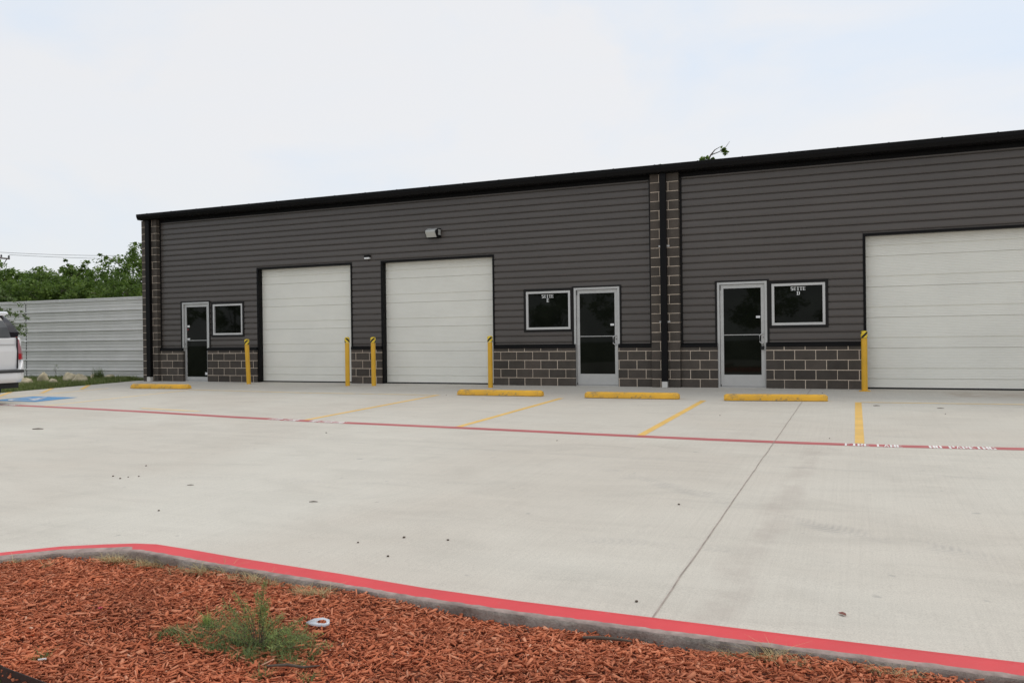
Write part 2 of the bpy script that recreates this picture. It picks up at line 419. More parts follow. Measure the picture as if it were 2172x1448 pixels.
# accessible parking symbol
ab = MB(); ax0, ax1, ay0, ay1 = -17.45, -16.0, -5.72, -4.70
ab.add([(ax0, ay0, gz(ay0)+.004), (ax1, ay0, gz(ay0)+.004), (ax1, ay1, gz(ay1)+.004), (ax0, ay1, gz(ay1)+.004)], [(0, 1, 2, 3)])
ada = ab.build('accessible_parking_square', M['ada_blue'], lot)
wb = MB(); cx, cy_ = (ax0+ax1)/2-.02, (ay0+ay1)/2
arc = [(cx-.06+.36*math.cos(R(a)), cy_-.12+.28*math.sin(R(a))) for a in range(120, 400, 14)]
strip(arc, .085, '', None, .008, mb=wb)
strip([(cx-.08, cy_+.24), (cx-.03, cy_-.04), (cx+.28, cy_-.06), (cx+.42, cy_-.34)], .10, '', None, .009, mb=wb)
strip([(cx-.05, cy_+.12), (cx+.22, cy_+.11)], .07, '', None, .010, mb=wb)
hd = [(cx-.10+.055*math.cos(R(a)), cy_+.34+.055*math.sin(R(a))) for a in range(0, 360, 30)]
wb.add([(x, y, gz(y)+.008) for x, y in hd], [tuple(range(12))])
wb.build('wheelchair_symbol', M['ada_white'], ada)
# expansion joint
random.seed(3)
jp = [(-.845-.09*min(1, (-y)/14)+random.uniform(-.004, .004), y) for y in np.linspace(-.1, -13.95, 60)]
strip(jp, .0075, 'expansion_joint', M['joint'], .005)
strip([(x, -14.02) for x in (-3.6, 2, 8)], .01, 'expansion_joint', M['joint'], .005)

# ================================================================== BUILDING
bld = tag(empty('warehouse_building', (-8, 0, 0)), 'long dark grey metal-sided warehouse with block base, black gutter and white overhead doors', 'building')
OFF = Vector((8, 0, 0))
def part(mb, name, mats, parent=None, top=bld):
    """geometry given in world coordinates, parented to the building"""
    mb.v = [(x+8, y, z) for x, y, z in mb.v]
    return mb.build(name, mats, parent or top)
BX0, BX1 = -19.036, 16.0
# shell behind the skins: side, back walls and roof
sb = MB()
sb.box(BX0+.02, BX0+.12, .6, 18, -.1, 4.55); sb.box(BX1-.1, BX1, .3, 18, -.1, 4.55); sb.box(BX0+.12, BX1-.1, 17.9, 18, -.1, 5.3)
sb.box(BX0+.12, BX1-.1, .30, .36, -.1, 4.55)
part(sb, 'wall_shell', M['siding'])
rb = MB()
rb.prism([(-.07, 4.70), (18.1, 5.55), (18.1, 5.65), (-.07, 4.80)], 'x', BX0-.02, BX1+.1)
part(rb, 'roof', M['black'])

# --- openings (world x0, x1, z top) ---
DOORS = [(-17.66, -16.67), (-5.926, -4.853), (-2.712, -1.695)]      # storefront doors (z to 2.23)
WINS = [(-16.53, -15.49), (-7.10, -6.01), (-1.60, -.56)]            # z 1.30..2.165
OHD = [(-14.93, -11.96), (-11.0, -7.955), (.2, 3.92)]               # overhead doors, z to 3.06
OHD2 = [(7.0, 10.66)]
ZD, ZW0, ZW1, ZO = 2.235, 1.30, 2.17, 3.055
Z0s = .93
# --- siding: horizontal ribbed sheet with a groove every 0.1524
PER = .1524; PH = 2.08
def side_prof(z0, z1):
    pts = []; k0 = int((z0-PH)/PER)-2; k1 = int((z1-PH)/PER)+2
    raw = []
    for k in range(k0, k1+1):
        zt = PH+k*PER
        raw += [(.052, zt-PER+.004), (.050, zt-.060), (.052, zt+.002), (.074, zt+.010) if False else (.052, zt)]
    raw = []
    for k in range(k0, k1+1):
        zt = PH+k*PER     # top of the groove: face above steps back here
        raw += [(.050, zt-.030), (.071, zt-.016), (.072, zt-.009), (.049, zt+.000), (.047, zt+.030), (.051, zt+PER-.040)]
    raw.sort(key=lambda p: p[1])
    out = []
    for (a, b) in zip(raw, raw[1:]):
        if b[1] <= z0 or a[1] >= z1: continue
        def at(z): t = (z-a[1])/(b[1]-a[1]+1e-9); return (a[0]+(b[0]-a[0])*t, z)
        p = a if a[1] >= z0 else at(z0); q = b if b[1] <= z1 else at(z1)
        if not out: out.append(p)
        out.append(q)
    return out
sm = MB()
def siding_span(xa, xb, holes):
    """holes: (x0,x1,z0,z1) sorted, no overlap in x"""
    x = xa
    for (h0, h1, z0, z1) in holes:
        if h0 > x: sm.sheet(side_prof(Z0s, 4.56), x, h0)
        if z0 > Z0s+.02: sm.sheet(side_prof(Z0s, z0), h0, h1)
        sm.sheet(side_prof(z1, 4.56), h0, h1); x = h1
    sm.sheet(side_prof(Z0s, 4.56), x, xb)
hs = [(DOORS[0][0], DOORS[0][1], -1, ZD), (WINS[0][0], WINS[0][1], ZW0, ZW1), (OHD[0][0], OHD[0][1], -1, ZO), (OHD[1][0], OHD[1][1], -1, ZO), (WINS[1][0], WINS[1][1], ZW0, ZW1), (DOORS[1][0], DOORS[1][1], -1, ZD)]
siding_span(-18.467, -4.11, hs)
hs = [(DOORS[2][0], DOORS[2][1], -1, ZD), (WINS[2][0], WINS[2][1], ZW0, ZW1), (OHD[2][0], OHD[2][1], -1, ZO), (OHD2[0][0], OHD2[0][1], -1, ZO)]
siding_span(-3.485, 12.5, hs)
sid = part(sm, 'metal_siding', M['siding']); sid['label'] = 'dark grey ribbed metal siding above the block base'
# small screw heads in the siding
# --- block walls
def courses(ztop):
    zs = [-.0232+.2032*k for k in range(0, 40)]
    out = []
    for k in range(len(zs)-1):
        a, b = zs[k]+.0065, zs[k+1]-.0065
        if a >= ztop: break
        out.append((k, max(a, -.02), min(b, ztop)))
    return out
def block_wall(xa, xb, ztop, jx, yf=0.0, name='block_wall', depth=.12):
    """running bond, bottom course has a joint at jx"""
    mb = MB(); mb.box(xa+.002, xb-.002, yf+.0055, yf+depth, -.05, ztop-.002, 1)
    for k, z0, z1 in courses(ztop):
        off = jx+(.2032 if k % 2 else 0)
        x = off-.4064*math.ceil((off-xa)/.4064)
        while x < xb-.001:
            a, b = max(x+.0065, xa), min(x+.4064-.0065, xb)
            if xb-b < .06: b = xb
            if b-a > .055 or a <= xa:
                j = lambda: random.uniform(-.0018, .0018)
                mb.box(a+j(), b+j(), yf+j()*.8, yf+depth-.01, z0+j(), z1+j(), 0, min(1, max(0, random.gauss(.5, .22)))+1e-4, .004)
            x += .4064
    return part(mb, name, [M['block'], M['mortar']])
random.seed(11)
segs = [(-18.465, -17.61, -18.0), (-16.71, -14.976, -16.323), (-11.945, -11.03, -11.60), (-7.934, -5.89, -7.545), (-4.884, -4.118, -4.46), (-3.483, -2.707, -3.08), (-1.721, .195, -1.360),
        (3.93, 6.98, 4.2), (10.7, 12.5, 11)]
for a, b, j in segs:
    block_wall(a, b, .865, j)
    cb = MB(); cb.prism([(-.012, .868), (-.012, .878), (-.010, .93), (.046, .955), (.046, .868)], 'x', a+.003, b-.003)
    part(cb, 'cap_flashing', M['black'])
def pilaster(xa, xb, par):
    mb = MB(); yf = -.08; mb.box(xa+.006, xb-.006, yf+.006, .30, -.05, 4.625, 1)
    for k, z0, z1 in courses(4.63):
        xj = xa+(.195 if (k+par) % 2 else .40)
        for a, b in ((xa, xj-.0065), (xj+.0065, xb)):
            j = lambda: random.uniform(-.0016, .0016)
            mb.box(a+(j() if a > xa else 0), b, yf+j()*.8, .29, z0+j(), z1+j(), 0, min(1, max(0, random.gauss(.62, .2)))+1e-4, .004)
    p_ = part(mb, 'block_pilaster', [M['block'], M['mortar']])
    return p_
pl1 = pilaster(-19.036, -18.467, 0); pl1['label'] = 'block pilaster at the far left corner'
pl2 = pilaster(-4.108, -3.487, 1); pl2['label'] = 'block pilaster between suites E and D'
pilaster(12.5, 13.1, 0)
# --- gutter and the dark trim under it
gm = MB()
gp = [(.04, 4.632), (-.255, 4.632), (-.272, 4.645), (-.305, 4.715), (-.310, 4.78), (-.300, 4.792), (-.285, 4.792), (-.285, 4.74), (.04, 4.74)]
gm.prism(gp, 'x', -18.985, BX1+.1)
for x in np.arange(-18.6, BX1, .915): gm.box(x, x+.025, -.300, -.06, 4.789, 4.799)
gut = part(gm, 'gutter', M['black'])
tm = MB()
for a, b in ((-18.46, -4.115), (-3.48, 12.49)):
    tm = MB(); tm.box(a, b, .035, .20, 4.545, 4.628); part(tm, 'eave_trim', M['black'])
fm = MB()
for a in (-18.464, -3.484, -4.162):
    fm = MB(); fm.box(a, a+.044, .040, .085, .957, 4.543); part(fm, 'corner_trim', M['trim'])
# --- downspouts
def downspout(x0, x1):
    mb = MB(); mb.box(x0, x1, -.175, -.085, .13, 4.63)
    d = part(mb, 'downspout', M['black'])
    b2 = MB(); b2.prism([(-.18, .0), (-.18, .128), (-.082, .128), (-.082, .0)], 'x', x0+.008, x1-.008); part(b2, 'drain_boot', M['galv'], d)
    return d
downspout(-18.80, -18.655)
ds = downspout(-3.875, -3.745)
for z in (3.06, 1.42):
    for xa, xb in ((-3.925, -3.868), (-3.752, -3.69)):
        st = MB(); st.box(xa, xb, -.095, -.083, z-.018, z+.018); part(st, 'strap', M['win_frame'], ds)
# --- overhead doors
def overhead(x0, x1, label):
    e = empty('overhead_door', (0, 0, 0), 0, bld); e['label'] = label
    yd = .205; prof = []
    z = .035; H = ZO-.012; sec = .611
    # panel profile: fine ribs, two deeper grooves a section and the section joint
    levels = []
    k = 0
    while k*sec < H+.05:
        b = k*sec
        for q in np.arange(.0, .61, .0305): levels.append((b+q, 'f'))
        for q in (.205, .41): levels.append((b+q+.004, 'g'))
        k += 1
    levels.sort()
    pts = [(yd, .03)]
    for zz, t in levels:
        if zz < .045 or zz > H-.02: continue
        if t == 'g': pts += [(yd-.001, zz-.008), (yd+.010, zz-.004), (yd+.010, zz+.004), (yd-.002, zz+.009)]
        else:
            pts += [(yd, zz-.006), (yd+.0050, zz), (yd, zz+.004)]
    pts.sort(key=lambda p: p[1])
    # drop fine ribs that collide with grooves
    out = [pts[0]]
    for p in pts[1:]:
        if p[1]-out[-1][1] > 1e-4: out.append(p)
    out.append((yd, H+.02))
    mb = MB(); mb.sheet(out, x0+.0, x1-.0)
    part(mb, 'door_curtain', M['door_white'], e)
    mb = MB(); mb.box(x0+.01, x1-.01, yd-.004, yd+.02, .001, .034); part(mb, 'bottom_seal', M['rubber'], e)
    mb = MB()
    mb.box(x0-.052, x0, .038, .215, -.01, ZO+.048); mb.box(x1, x1+.045, .038, .215, -.01, ZO+.048); mb.box(x0+.002, x1-.002, .038, .215, ZO, ZO+.048)
    part(mb, 'door_jamb', M['black'], e)
    mb = MB(); mb.box(x1-.022, x1-.001, .185, .204, .03, ZO-.002); part(mb, 'side_seal', M['win_frame'], e)
    return e
overhead(*OHD[0], 'leftmost white sectional overhead door, beside the small square window')
overhead(*OHD[1], 'white sectional overhead door between two yellow bollards near suite E')
overhead(*OHD[2], 'wide white sectional overhead door right of suite D')
overhead(*OHD2[0], 'white sectional overhead door far right of suite D')
# --- storefront doors
def ring(mb, x0, x1, z0, z1, w, ya, yb, mi=0, wb=None, wt=None):
    wb = w if wb is None else wb; wt = w if wt is None else wt
    mb.box(x0, x0+w, ya, yb, z0, z1, mi); mb.box(x1-w, x1, ya, yb, z0, z1, mi)
    mb.box(x0+w, x1-w, ya+.001, yb, z1-wt, z1, mi)
    if wb > 0: mb.box(x0+w, x1-w, ya+.001, yb, z0, z0+wb, mi)
def store_door(x0, x1, handle, rail, label, zbar, sticker):
    e = empty('entry_door', (0, 0, 0), 0, bld); e['label'] = label
    mb = MB(); ring(mb, x0, x1, .0, ZD, .048, .045, .20, wb=0); fr = part(mb, 'door_frame', M['alu'], e)
    a, b = x0+.055, x1-.055
    mb = MB(); ring(mb, a, b, .03, ZD-.056, .07, .085, .13, wb=rail, wt=.075); leaf = part(mb, 'door_leaf', M['alu'], e)
    mb = MB(); mb.box(x0+.048, x1-.048, .12, .19, .0, ZD-.05); part(mb, 'dark_fill', M['rubber'], e)  # black box behind the leaf, its colour stands for shade in the gaps
    mb = MB(); mb.box(x0+.049, x1-.049, .075, .12, .001, .024); part(mb, 'threshold', M['alu'], e)
    mb = MB(); mb.box(a+.068, b-.068, .104, .117, .03+rail-.002, ZD-.125); part(mb, 'glass_pane', M['glass'], e)
    mb = MB(); mb.box(a+.071, b-.071, .096, .1035, zbar, zbar+.015); part(mb, 'push_bar', M['alu'], e)
    hx = b-.030 if handle == 'r' else a+.030; sgn = -1 if handle == 'r' else 1
    z0 = .93; pts = [(hx, .085, z0), (hx+sgn*.02, .045, z0), (hx+sgn*.065, .035, z0+.035), (hx+sgn*.068, .035, z0+.175), (hx+sgn*.02, .045, z0+.21), (hx, .085, z0+.21)]
    mb = MB(); mb.tube(pts, .0125, 8); part(mb, 'pull_handle', M['win_frame'] if handle == 'r' else M['alu'], e)
    mb = MB(); mb.tube([(hx, .084, 1.06), (hx, .070, 1.06)], .011, 10); part(mb, 'lock_cylinder', M['alu_dark'], e)
    # hinge pivots
    px = a+.006 if handle == 'r' else b-.006
    for za, zb_ in ((ZD-.165, ZD-.07), (.03, .07)):
        mb = MB(); mb.box(px-.012, px+.010, .070, .088, za, zb_); part(mb, 'hinge', M['alu_dark'], e)
    for (sx, sz, w, h, mt) in sticker:
        mb = MB(); mb.box(sx-w/2, sx+w/2, .1005, .1035, sz-h/2, sz+h/2); part(mb, 'door_sticker', M[mt], e)
    # dark flashing round the frame
    mb = MB(); mb.box(x0-.045, x0-.002, .036, .09, Z0s+.03, ZD+.035); mb.box(x1+.002, x1+.045, .036, .09, Z0s+.03, ZD+.035); mb.box(x0-.001, x1+.001, .036, .09, ZD+.003, ZD+.035)
    part(mb, 'flashing', M['trim'], e)
    return e
store_door(*DOORS[0], 'l', .10, 'far left aluminium glass door beside the small square window', 1.15,
           [(-17.48, 1.56, .085, .055, 'decal'), (-17.50, 1.47, .035, .03, 'lamp_red'), (-17.48, 1.20, .10, .045, 'decal'), (-16.84, .22, .10, .07, 'decal')])
store_door(*DOORS[1], 'r', .245, 'aluminium glass door of suite E, left of the block pilaster', 1.12, [(-5.04, 1.385, .085, .045, 'decal')])
dD = store_door(*DOORS[2], 'r', .245, 'aluminium glass door of suite D with black lockbox under its handle', 1.11, [(-1.88, 1.49, .085, .045, 'decal')])
lb = MB(); lb.box(-1.83, -1.765, .030, .075, .80, .875, bev=.006)
lb.tube([(-1.815, .05, .872), (-1.815, .05, .905), (-1.798, .05, .918), (-1.78, .05, .905), (-1.78, .05, .872)], .005, 6); part(lb, 'lockbox', M['rubber'], dD)
# --- windows
LT = {  # slab-serif strokes: boxes (x0,x1,z0,z1) in a unit cell, split for the stencil bridges
 'S': [(.06, .94, .86, 1), (0, .30, .54, .95), (.06, .94, .43, .58), (.70, 1, .06, .50), (.06, .94, 0, .14)],
 'U': [(0, .42, .90, 1), (.62, 1, .90, 1), (.08, .34, .12, .95), (.74, .86, .12, .95), (.16, .44, 0, .12), (.52, .80, 0, .12)],
 'I': [(.12, .88, .90, 1), (.33, .67, .08, .92), (.12, .88, 0, .10)],
 'T': [(0, 1, .88, 1), (0, .12, .66, 1), (.88, 1, .66, 1), (.35, .65, .08, .92), (.2, .8, 0, .10)],
 'E': [(0, .95, .90, 1), (.10, .40, .06, .94), (.5, .72, .45, .55), (.68, .78, .34, .66), (0, .95, 0, .10), (.86, .97, .68, 1), (.88, 1, 0, .32)],
 'D': [(0, .40, .90, 1), (.10, .38, .06, .94), (0, .40, 0, .10), (.46, .80, .90, 1), (.46, .80, 0, .10), (.70, .98, .12, .88)]}
def letters(txt, x0, x1, z0, z1, yf, name, parent):
    n = len(txt); cw = (x1-x0)/n; mb = MB()
    for i, ch in enumerate(txt):
        for a, b, c, d in LT[ch]:
            mb.box(x0+cw*(i+.07+.86*a), x0+cw*(i+.07+.86*b), yf-.0015-.0001*random.random(), yf, z0+(z1-z0)*c, z0+(z1-z0)*d)
    return part(mb, name, M['decal'], parent)
def window(x0, x1, label, text=None, z0=ZW0, z1=ZW1):
    e = empty('window', (0, 0, 0), 0, bld); e['label'] = label
    mb = MB(); ring(mb, x0, x1, z0, z1, .050, .040, .14); part(mb, 'window_frame', M['win_frame'], e)
    mb = MB(); mb.box(x0+.048, x1-.048, .085, .12, z0+.048, z1-.048); part(mb, 'glass_pane', M['glass'], e)
    mb = MB(); ring(mb, x0-.058, x1+.058, z0-.058, z1+.058, .056, .034, .09, wb=.056); part(mb, 'window_trim', M['trim'], e)
    if text:
        w, (xa, xb, za, zb), l, (xc, xd, zc, zd) = text
        letters(w, xa, xb, za, zb, .0845, 'suite_lettering', e); letters(l, xc, xd, zc, zd, .0845, 'suite_lettering', e)
    return e
window(*WINS[0], 'small window without lettering right of the far left door', z0=1.30, z1=2.155)
window(*WINS[1], 'window lettered SUITE E', ('SUITE', (-6.725, -6.43, 2.030, 2.108), 'E', (-6.605, -6.54, 1.935, 2.012)), z0=1.30, z1=2.185)
window(*WINS[2], 'window lettered SUITE D', ('SUITE', (-1.228, -.938, 2.018, 2.092), 'D', (-1.112, -1.042, 1.922, 1.998)), z0=1.305, z1=2.165)

# ================================================================== wall light, sensor
wl = tag(empty('wall_light', (-9.5, .048, 3.70)), 'black wall pack light with slanted grey lens above the overhead doors', 'wall light')
h = MB(); h.prism([(0, .115), (-.055, .118), (-.185, .055), (-.20, .02), (-.11, -.105), (-.05, -.125), (0, -.125)], 'x', -.19, .19)
h.build('housing', M['black'], wl)
l_ = MB(); l_.prism([(-.197, .030), (-.215, .022), (-.212, .012), (-.122, -.112), (-.107, -.108)], 'x', -.165, .12); l_.prism([(-.064, .110), (-.19, .050), (-.198, .028), (-.206, .035), (-.196, .062), (-.07, .124)], 'x', -.165, .12)
l_.build('lens', M['lens'], wl)
s_ = MB(); s_.box(.191, .196, -.15, -.03, -.06, .085); s_.build('side_cover', M['lens'], wl); wl.scale = (.93, .95, .93)
se = tag(empty('wall_sensor', (-11.43, .048, 3.215)), 'small black and white sensor box between the two left overhead doors', 'sensor')
s_ = MB(); s_.box(-.085, .085, -.05, 0, -.01, .05); s_.build('housing', M['black'], se)
s_ = MB(); s_.prism([(-.075, -.01), (-.075, -.045), (-.02, -.052), (.0, -.036), (.02, -.052), (.075, -.045), (.075, -.01)], 'y', -.06, 0); s_.build('lens', M['decal'], se)

# ================================================================== bollards
def bollard(x, y, tx, ty, h, label, flip, plate=False):
    e = tag(empty('bollard', (x, y, gz(y))), label, 'bollard', 'yellow bollards guarding the overhead doors')
    r = .056
    mb = MB(); mb.lathe((0, 0, -.02), [(r, 0), (r, h-.12)], 24, top=(tx*(h-.12)/h, ty)); mb.build('pole', M['yellow'], e)
    r2 = .062
    mb = MB(); z0 = h-.135; H_ = .135
    cx, cy = tx*z0/h, ty*z0/h; n = 48; nz = 14
    prof = [(r2, z0+i*(H_-.022)/nz) for i in range(nz+1)]+[(r2-.006, h-.012), (r2-.02, h-.003), (.018, h+.003), (.0005, h+.004)]
    v = []
    for rr, z in prof:
        for i in range(n):
            a = 2*math.pi*i/n; v.append((cx+rr*math.cos(a), cy+rr*math.sin(a), z))
    fs = []; mi = []
    for j in range(len(prof)-1):
        for i in range(n):
            f = (j*n+i, j*n+(i+1) % n, (j+1)*n+(i+1) % n, (j+1)*n+i)
            ph = (i/n*3.0*flip+(prof[j][1]-z0)/H_*1.05+.1) % 1.0
            mb.add([], [], 0); mb.f.append(f); mb.m.append(1 if (ph < .42 and j < nz) else 0); mb.t.append(.5); mb.sm.append(True)
    mb.v = v
    mb.build('cap_sleeve', [M['cap_yellow'], M['rubber']], e)
    if plate:
        mb = MB(); mb.box(-.10, .10, -.10, .10, 0, .012); mb.build('base_plate', M['yellow'], e)
    return e
bollard(-14.77, -.567, -.055, 0, 1.18, 'leaning yellow bollard left of the leftmost overhead door', -1)
bollard(-11.551, -.744, .0, 0, 1.20, 'yellow bollard at the right edge of the leftmost overhead door', 1)
bollard(-10.858, -.645, -.008, 0, 1.19, 'yellow bollard left of the second overhead door, in front of the narrow block base', -1)
bollard(-7.682, -.744, .0, 0, 1.18, 'yellow bollard right of the second overhead door, left of suite E window', -1)
bollard(.153, -.374, .0, 0, 1.17, 'yellow bollard with base plate at the wide overhead door right of suite D', -1, True)
bollard(3.98, -.45, .0, 0, 1.18, 'yellow bollard at the right edge of the wide overhead door', 1)

# ================================================================== wheel stops
def wheel_stop(xa, ya, xb, yb, label):
    e = math.atan2(yb-ya, xb-xa); L = math.hypot(xb-xa, yb-ya); cx, cy = (xa+xb)/2, (ya+yb)/2+.075
    n = 40; prof = [(-.080, .0), (-.078, .030), (-.062, .078), (-.042, .100), (-.015, .108), (.015, .108), (.042, .100), (.062, .078), (.078, .030), (.080, 0)]
    v = []; f = []
    for i in range(n+1):
        t = i/n; x = -L/2+L*t; end = min(t, 1-t)*L
        k = 1 if end > .05 else .80+.20*math.sqrt(max(0, 1-(1-end/.05)**2))
        for (y, z) in prof:
            q = random.uniform(-.0016, .0016)
            v.append((x, y*(.93 if k < 1 else 1)*(.9+.1*k)+q, z*k+q*(z > 0)))
    m = len(prof)
    for i in range(n):
        for j in range(m-1): f.append((i*m+j, i*m+j+1, (i+1)*m+j+1, (i+1)*m+j))
    f.append(tuple(range(m))[::-1]); f.append(tuple(n*m+j for j in range(m)))
    mb = MB(); mb.add(v, f, 0, .5, True); mb.sm[-1] = mb.sm[-2] = False
    o = mb.build('wheel_stop', M['stop_yellow']); o.location = (cx, cy, gz(cy)+.009); o.rotation_euler = (math.atan(SL), 0, e)
    tag(o, label, 'wheel stop', 'yellow concrete wheel stops in front of the building')
random.seed(5)
wheel_stop(-16.96, -2.42, -15.18, -2.30, 'yellow concrete wheel stop in front of the far left door')
wheel_stop(-7.57, -2.66, -5.72, -2.64, 'yellow concrete wheel stop left of the suite E door, right of a bollard')
wheel_stop(-4.79, -2.78, -3.00, -2.73, 'yellow concrete wheel stop in front of the mid block pilaster')
wheel_stop(-2.18, -2.84, -.46, -2.62, 'scuffed yellow concrete wheel stop in front of the suite D door')

# ================================================================== curb and mulch bed
outer = [(-5.25, -20), (-5.25, -16.2), (-5.2, -15.5), (-5.05, -14.95), (-4.88, -14.58), (-4.735, -14.37), (-4.487, -14.135), (-4.269, -14.013), (-4.10, -13.935), (-3.955, -13.905),
         (-3.6, -13.935), (-3.277, -13.972), (-2.526, -14.03), (-1.986, -14.085), (-1.471, -14.105), (-.93, -14.105), (-.2, -14.105), (.6, -14.097), (2, -14.1), (6, -14.1), (9, -14.1), (9, -20)]
# fine resampling
def resample(P, d):
    out = [P[0]]
    for a, b in zip(P, P[1:]):
        L = math.hypot(b[0]-a[0], b[1]-a[1]); n = max(1, int(L/d))
        for i in range(1, n+1): out.append((a[0]+(b[0]-a[0])*i/n, a[1]+(b[1]-a[1])*i/n))
    return out
OUT = resample(outer[:-1], .03)
def normals(P):
    N_ = []
    for i in range(len(P)):
        a = P[max(i-2, 0)]; b = P[min(i+2, len(P)-1)]; dx, dy = b[0]-a[0], b[1]-a[1]; l = math.hypot(dx, dy)
        N_.append((dy/l, -dx/l))      # points to the island (right side of travel)
    return N_
NR = normals(OUT)
random.seed(21)
cbm = MB(); m_red = []; rows = []
def ztop(y): return gz(y)+.15
ph = [random.uniform(0, 6) for _ in range(6)]
prof_n = 9
for i, ((x, y), (nx_, ny_)) in enumerate(zip(OUT, NR)):
    s = i*.03
    rough = .006*math.sin(s*9+ph[0])+.004*math.sin(s*23+ph[1])+random.uniform(-.005, .005)
    chip = .02 if random.random() < .05 else 0
    z = ztop(max(y, -14.4)); g = gz(max(y, -14.4))
    w = .163+.004*math.sin(s*3.1+ph[2])
    rw = .075 if x < -4.06 else w*.76
    offs = [(-.012, g-.02), (-.012, g+.07), (-.010, z-.006), (-.004, z), (.03, z), (rw+random.uniform(-.006, .005), z-.001), (w-.006-chip, z-.006-chip*.5), (w+rough, z-.022-chip), (w+rough*1.6+.004, z-.07), (w+.012+rough, z-.16)]
    rows.append([(x+nx_*o, y+ny_*o, zz) for o, zz in offs])
k = len(rows[0])
v = [p for r_ in rows for p in r_]
f = []; mi = []
for i in range(len(rows)-1):
    for j in range(k-1):
        f.append((i*k+j, i*k+j+1, (i+1)*k+j+1, (i+1)*k+j)); mi.append(0 if j < 5 else (2 if j == 5 else 1))
cbm.add(v, f, 0, .5, True); cbm.m = mi
curb = tag(cbm.build('curb', [M['curb_red'], M['curb'], M['curb_edge']]), kind='structure')
curb['label'] = 'concrete kerb with red painted top around the mulch bed'
# mulch surface
MZ = -.180
def beyond(x, y, o=0): return (y+15.515)+(x+3.20)*.142 < o
def mz(x, y, o=0):
    d = max(0, -14.24-y)
    return (-.16 if beyond(x, y, o) else 0)+MZ-.0012*(x+4)+.034*min(1, d/.5)-.012*max(0, d-1)+.014*math.sin(x*2.3+1)*math.cos(y*3.1)+.008*math.sin(x*6.1+y*4.7)
INN = [(x+nx_*.152, y+ny_*.152) for (x, y), (nx_, ny_) in zip(OUT, NR)]
def inside(x, y):
    c = False; P = INNP; n = len(P); j = n-1
    for i in range(n):
        if (P[i][1] > y) != (P[j][1] > y) and x < (P[j][0]-P[i][0])*(y-P[i][1])/(P[j][1]-P[i][1])+P[i][0]: c = not c
        j = i
    return c
INNP = INN[::4]+[(9, -20), (-5.1, -20)]
mb = MB(); X_ = np.arange(-5.3, 9.01, .12); Y_ = np.arange(-20, -13.85, .12)
idx = {}; vs = []
for i, x in enumerate(X_):
    for j, y in enumerate(Y_): idx[i, j] = len(vs); vs.append((x, y, mz(x, y, .10)-.012))
fs = []
for i in range(len(X_)-1):
    for j in range(len(Y_)-1):
        if inside(X_[i]+.06, Y_[j]+.06) or inside(X_[i], Y_[j]) or inside(X_[i]+.12, Y_[j]): fs.append((idx[i, j], idx[i+1, j], idx[i+1, j+1], idx[i, j+1]))
mb.add(vs, fs, 0, .5, True)
bed = tag(mb.build('mulch_bed', M['mulch_base']), kind='structure')

def rot_frames(yaw, pitch, roll):
    cy, sy = np.cos(yaw), np.sin(yaw); cp, sp = np.cos(pitch), np.sin(pitch); cr, sr = np.cos(roll), np.sin(roll)
    ex = np.stack([cy*cp, sy*cp, sp], 1)
    ey0 = np.stack([-sy, cy, 0*cy], 1); ez0 = np.cross(ex, ey0)
    ey = ey0*cr[:, None]+ez0*sr[:, None]; ez = np.cross(ex, ey)
    return ex, ey, ez
rng = np.random.default_rng(4)
def chips(n, xr, yr, smin, smax, lift):
    x = rng.uniform(*xr, n*2); y = rng.uniform(*yr, n*2)
    ok = np.array([inside(a, b) for a, b in zip(x, y)]); x = x[ok][:n]; y = y[ok][:n]; n = len(x)
    z = np.array([mz(a, b) for a, b in zip(x, y)])+rng.uniform(-.004, lift, n)
    L = smin+(smax-smin)*rng.random(n)**2.6; W = L*rng.uniform(.10, .42, n)*(L < .05)+(L >= .05)*rng.uniform(.005, .013, n); T = rng.uniform(.0012, .005, n)
    ex, ey, ez = rot_frames(rng.uniform(0, 2*np.pi, n), rng.normal(0, .26, n), rng.normal(0, .5, n))
    C = np.stack([x, y, z], 1)
    tap = rng.uniform(.25, 1, n); bend = rng.normal(0, .12, n)
    P = []
    for sx in (-1, 1):
        for sy in (-1, 1):
            for sz in (-1, 1):
                k_ = np.where(sx > 0, tap, 1.0)
                P.append(C+ex*(sx*L/2)[:, None]+ey*(sy*W/2*k_+bend*L*(sx > 0))[:, None]+ez*(sz*T/2)[:, None])
    V = np.stack(P, 1).reshape(-1, 3); b = (np.arange(n)*8)[:, None, None]
    Fq = np.array([(0, 1, 3, 2), (4, 6, 7, 5), (0, 4, 5, 1), (2, 3, 7, 6), (0, 2, 6, 4), (1, 5, 7, 3)])[None]+b
    tone = np.repeat(np.clip(rng.beta(2.4, 2.2, n), 0.001, 1)*np.where(rng.random(n) < .96, .93, 1.07), 6)
    return V, Fq.reshape(-1, 4), np.clip(tone, 0, 1)
parts_ = [chips(1800, (-5.1, .9), (-15.9, -14.1), .04, .085, .024), chips(98000, (-5.1, .9), (-15.9, -13.95), .007, .046, .020), chips(15000, (-3.9, .9), (-16.6, -15.2), .012, .06, .02), chips(9000, (-5.1, 5), (-19, -14.1), .02, .08, .02)]
o_ = 0; Vs, Fs, Ts = [], [], []
for V, F, T in parts_: Vs.append(V); Fs.append(F+o_); Ts.append(T); o_ += len(V)
ch = np_mesh('mulch', np.concatenate(Vs), np.concatenate(Fs), M['mulch'], np.concatenate(Ts))
tag(ch, 'red shredded wood mulch filling the kerbed bed', 'mulch', kind='stuff')

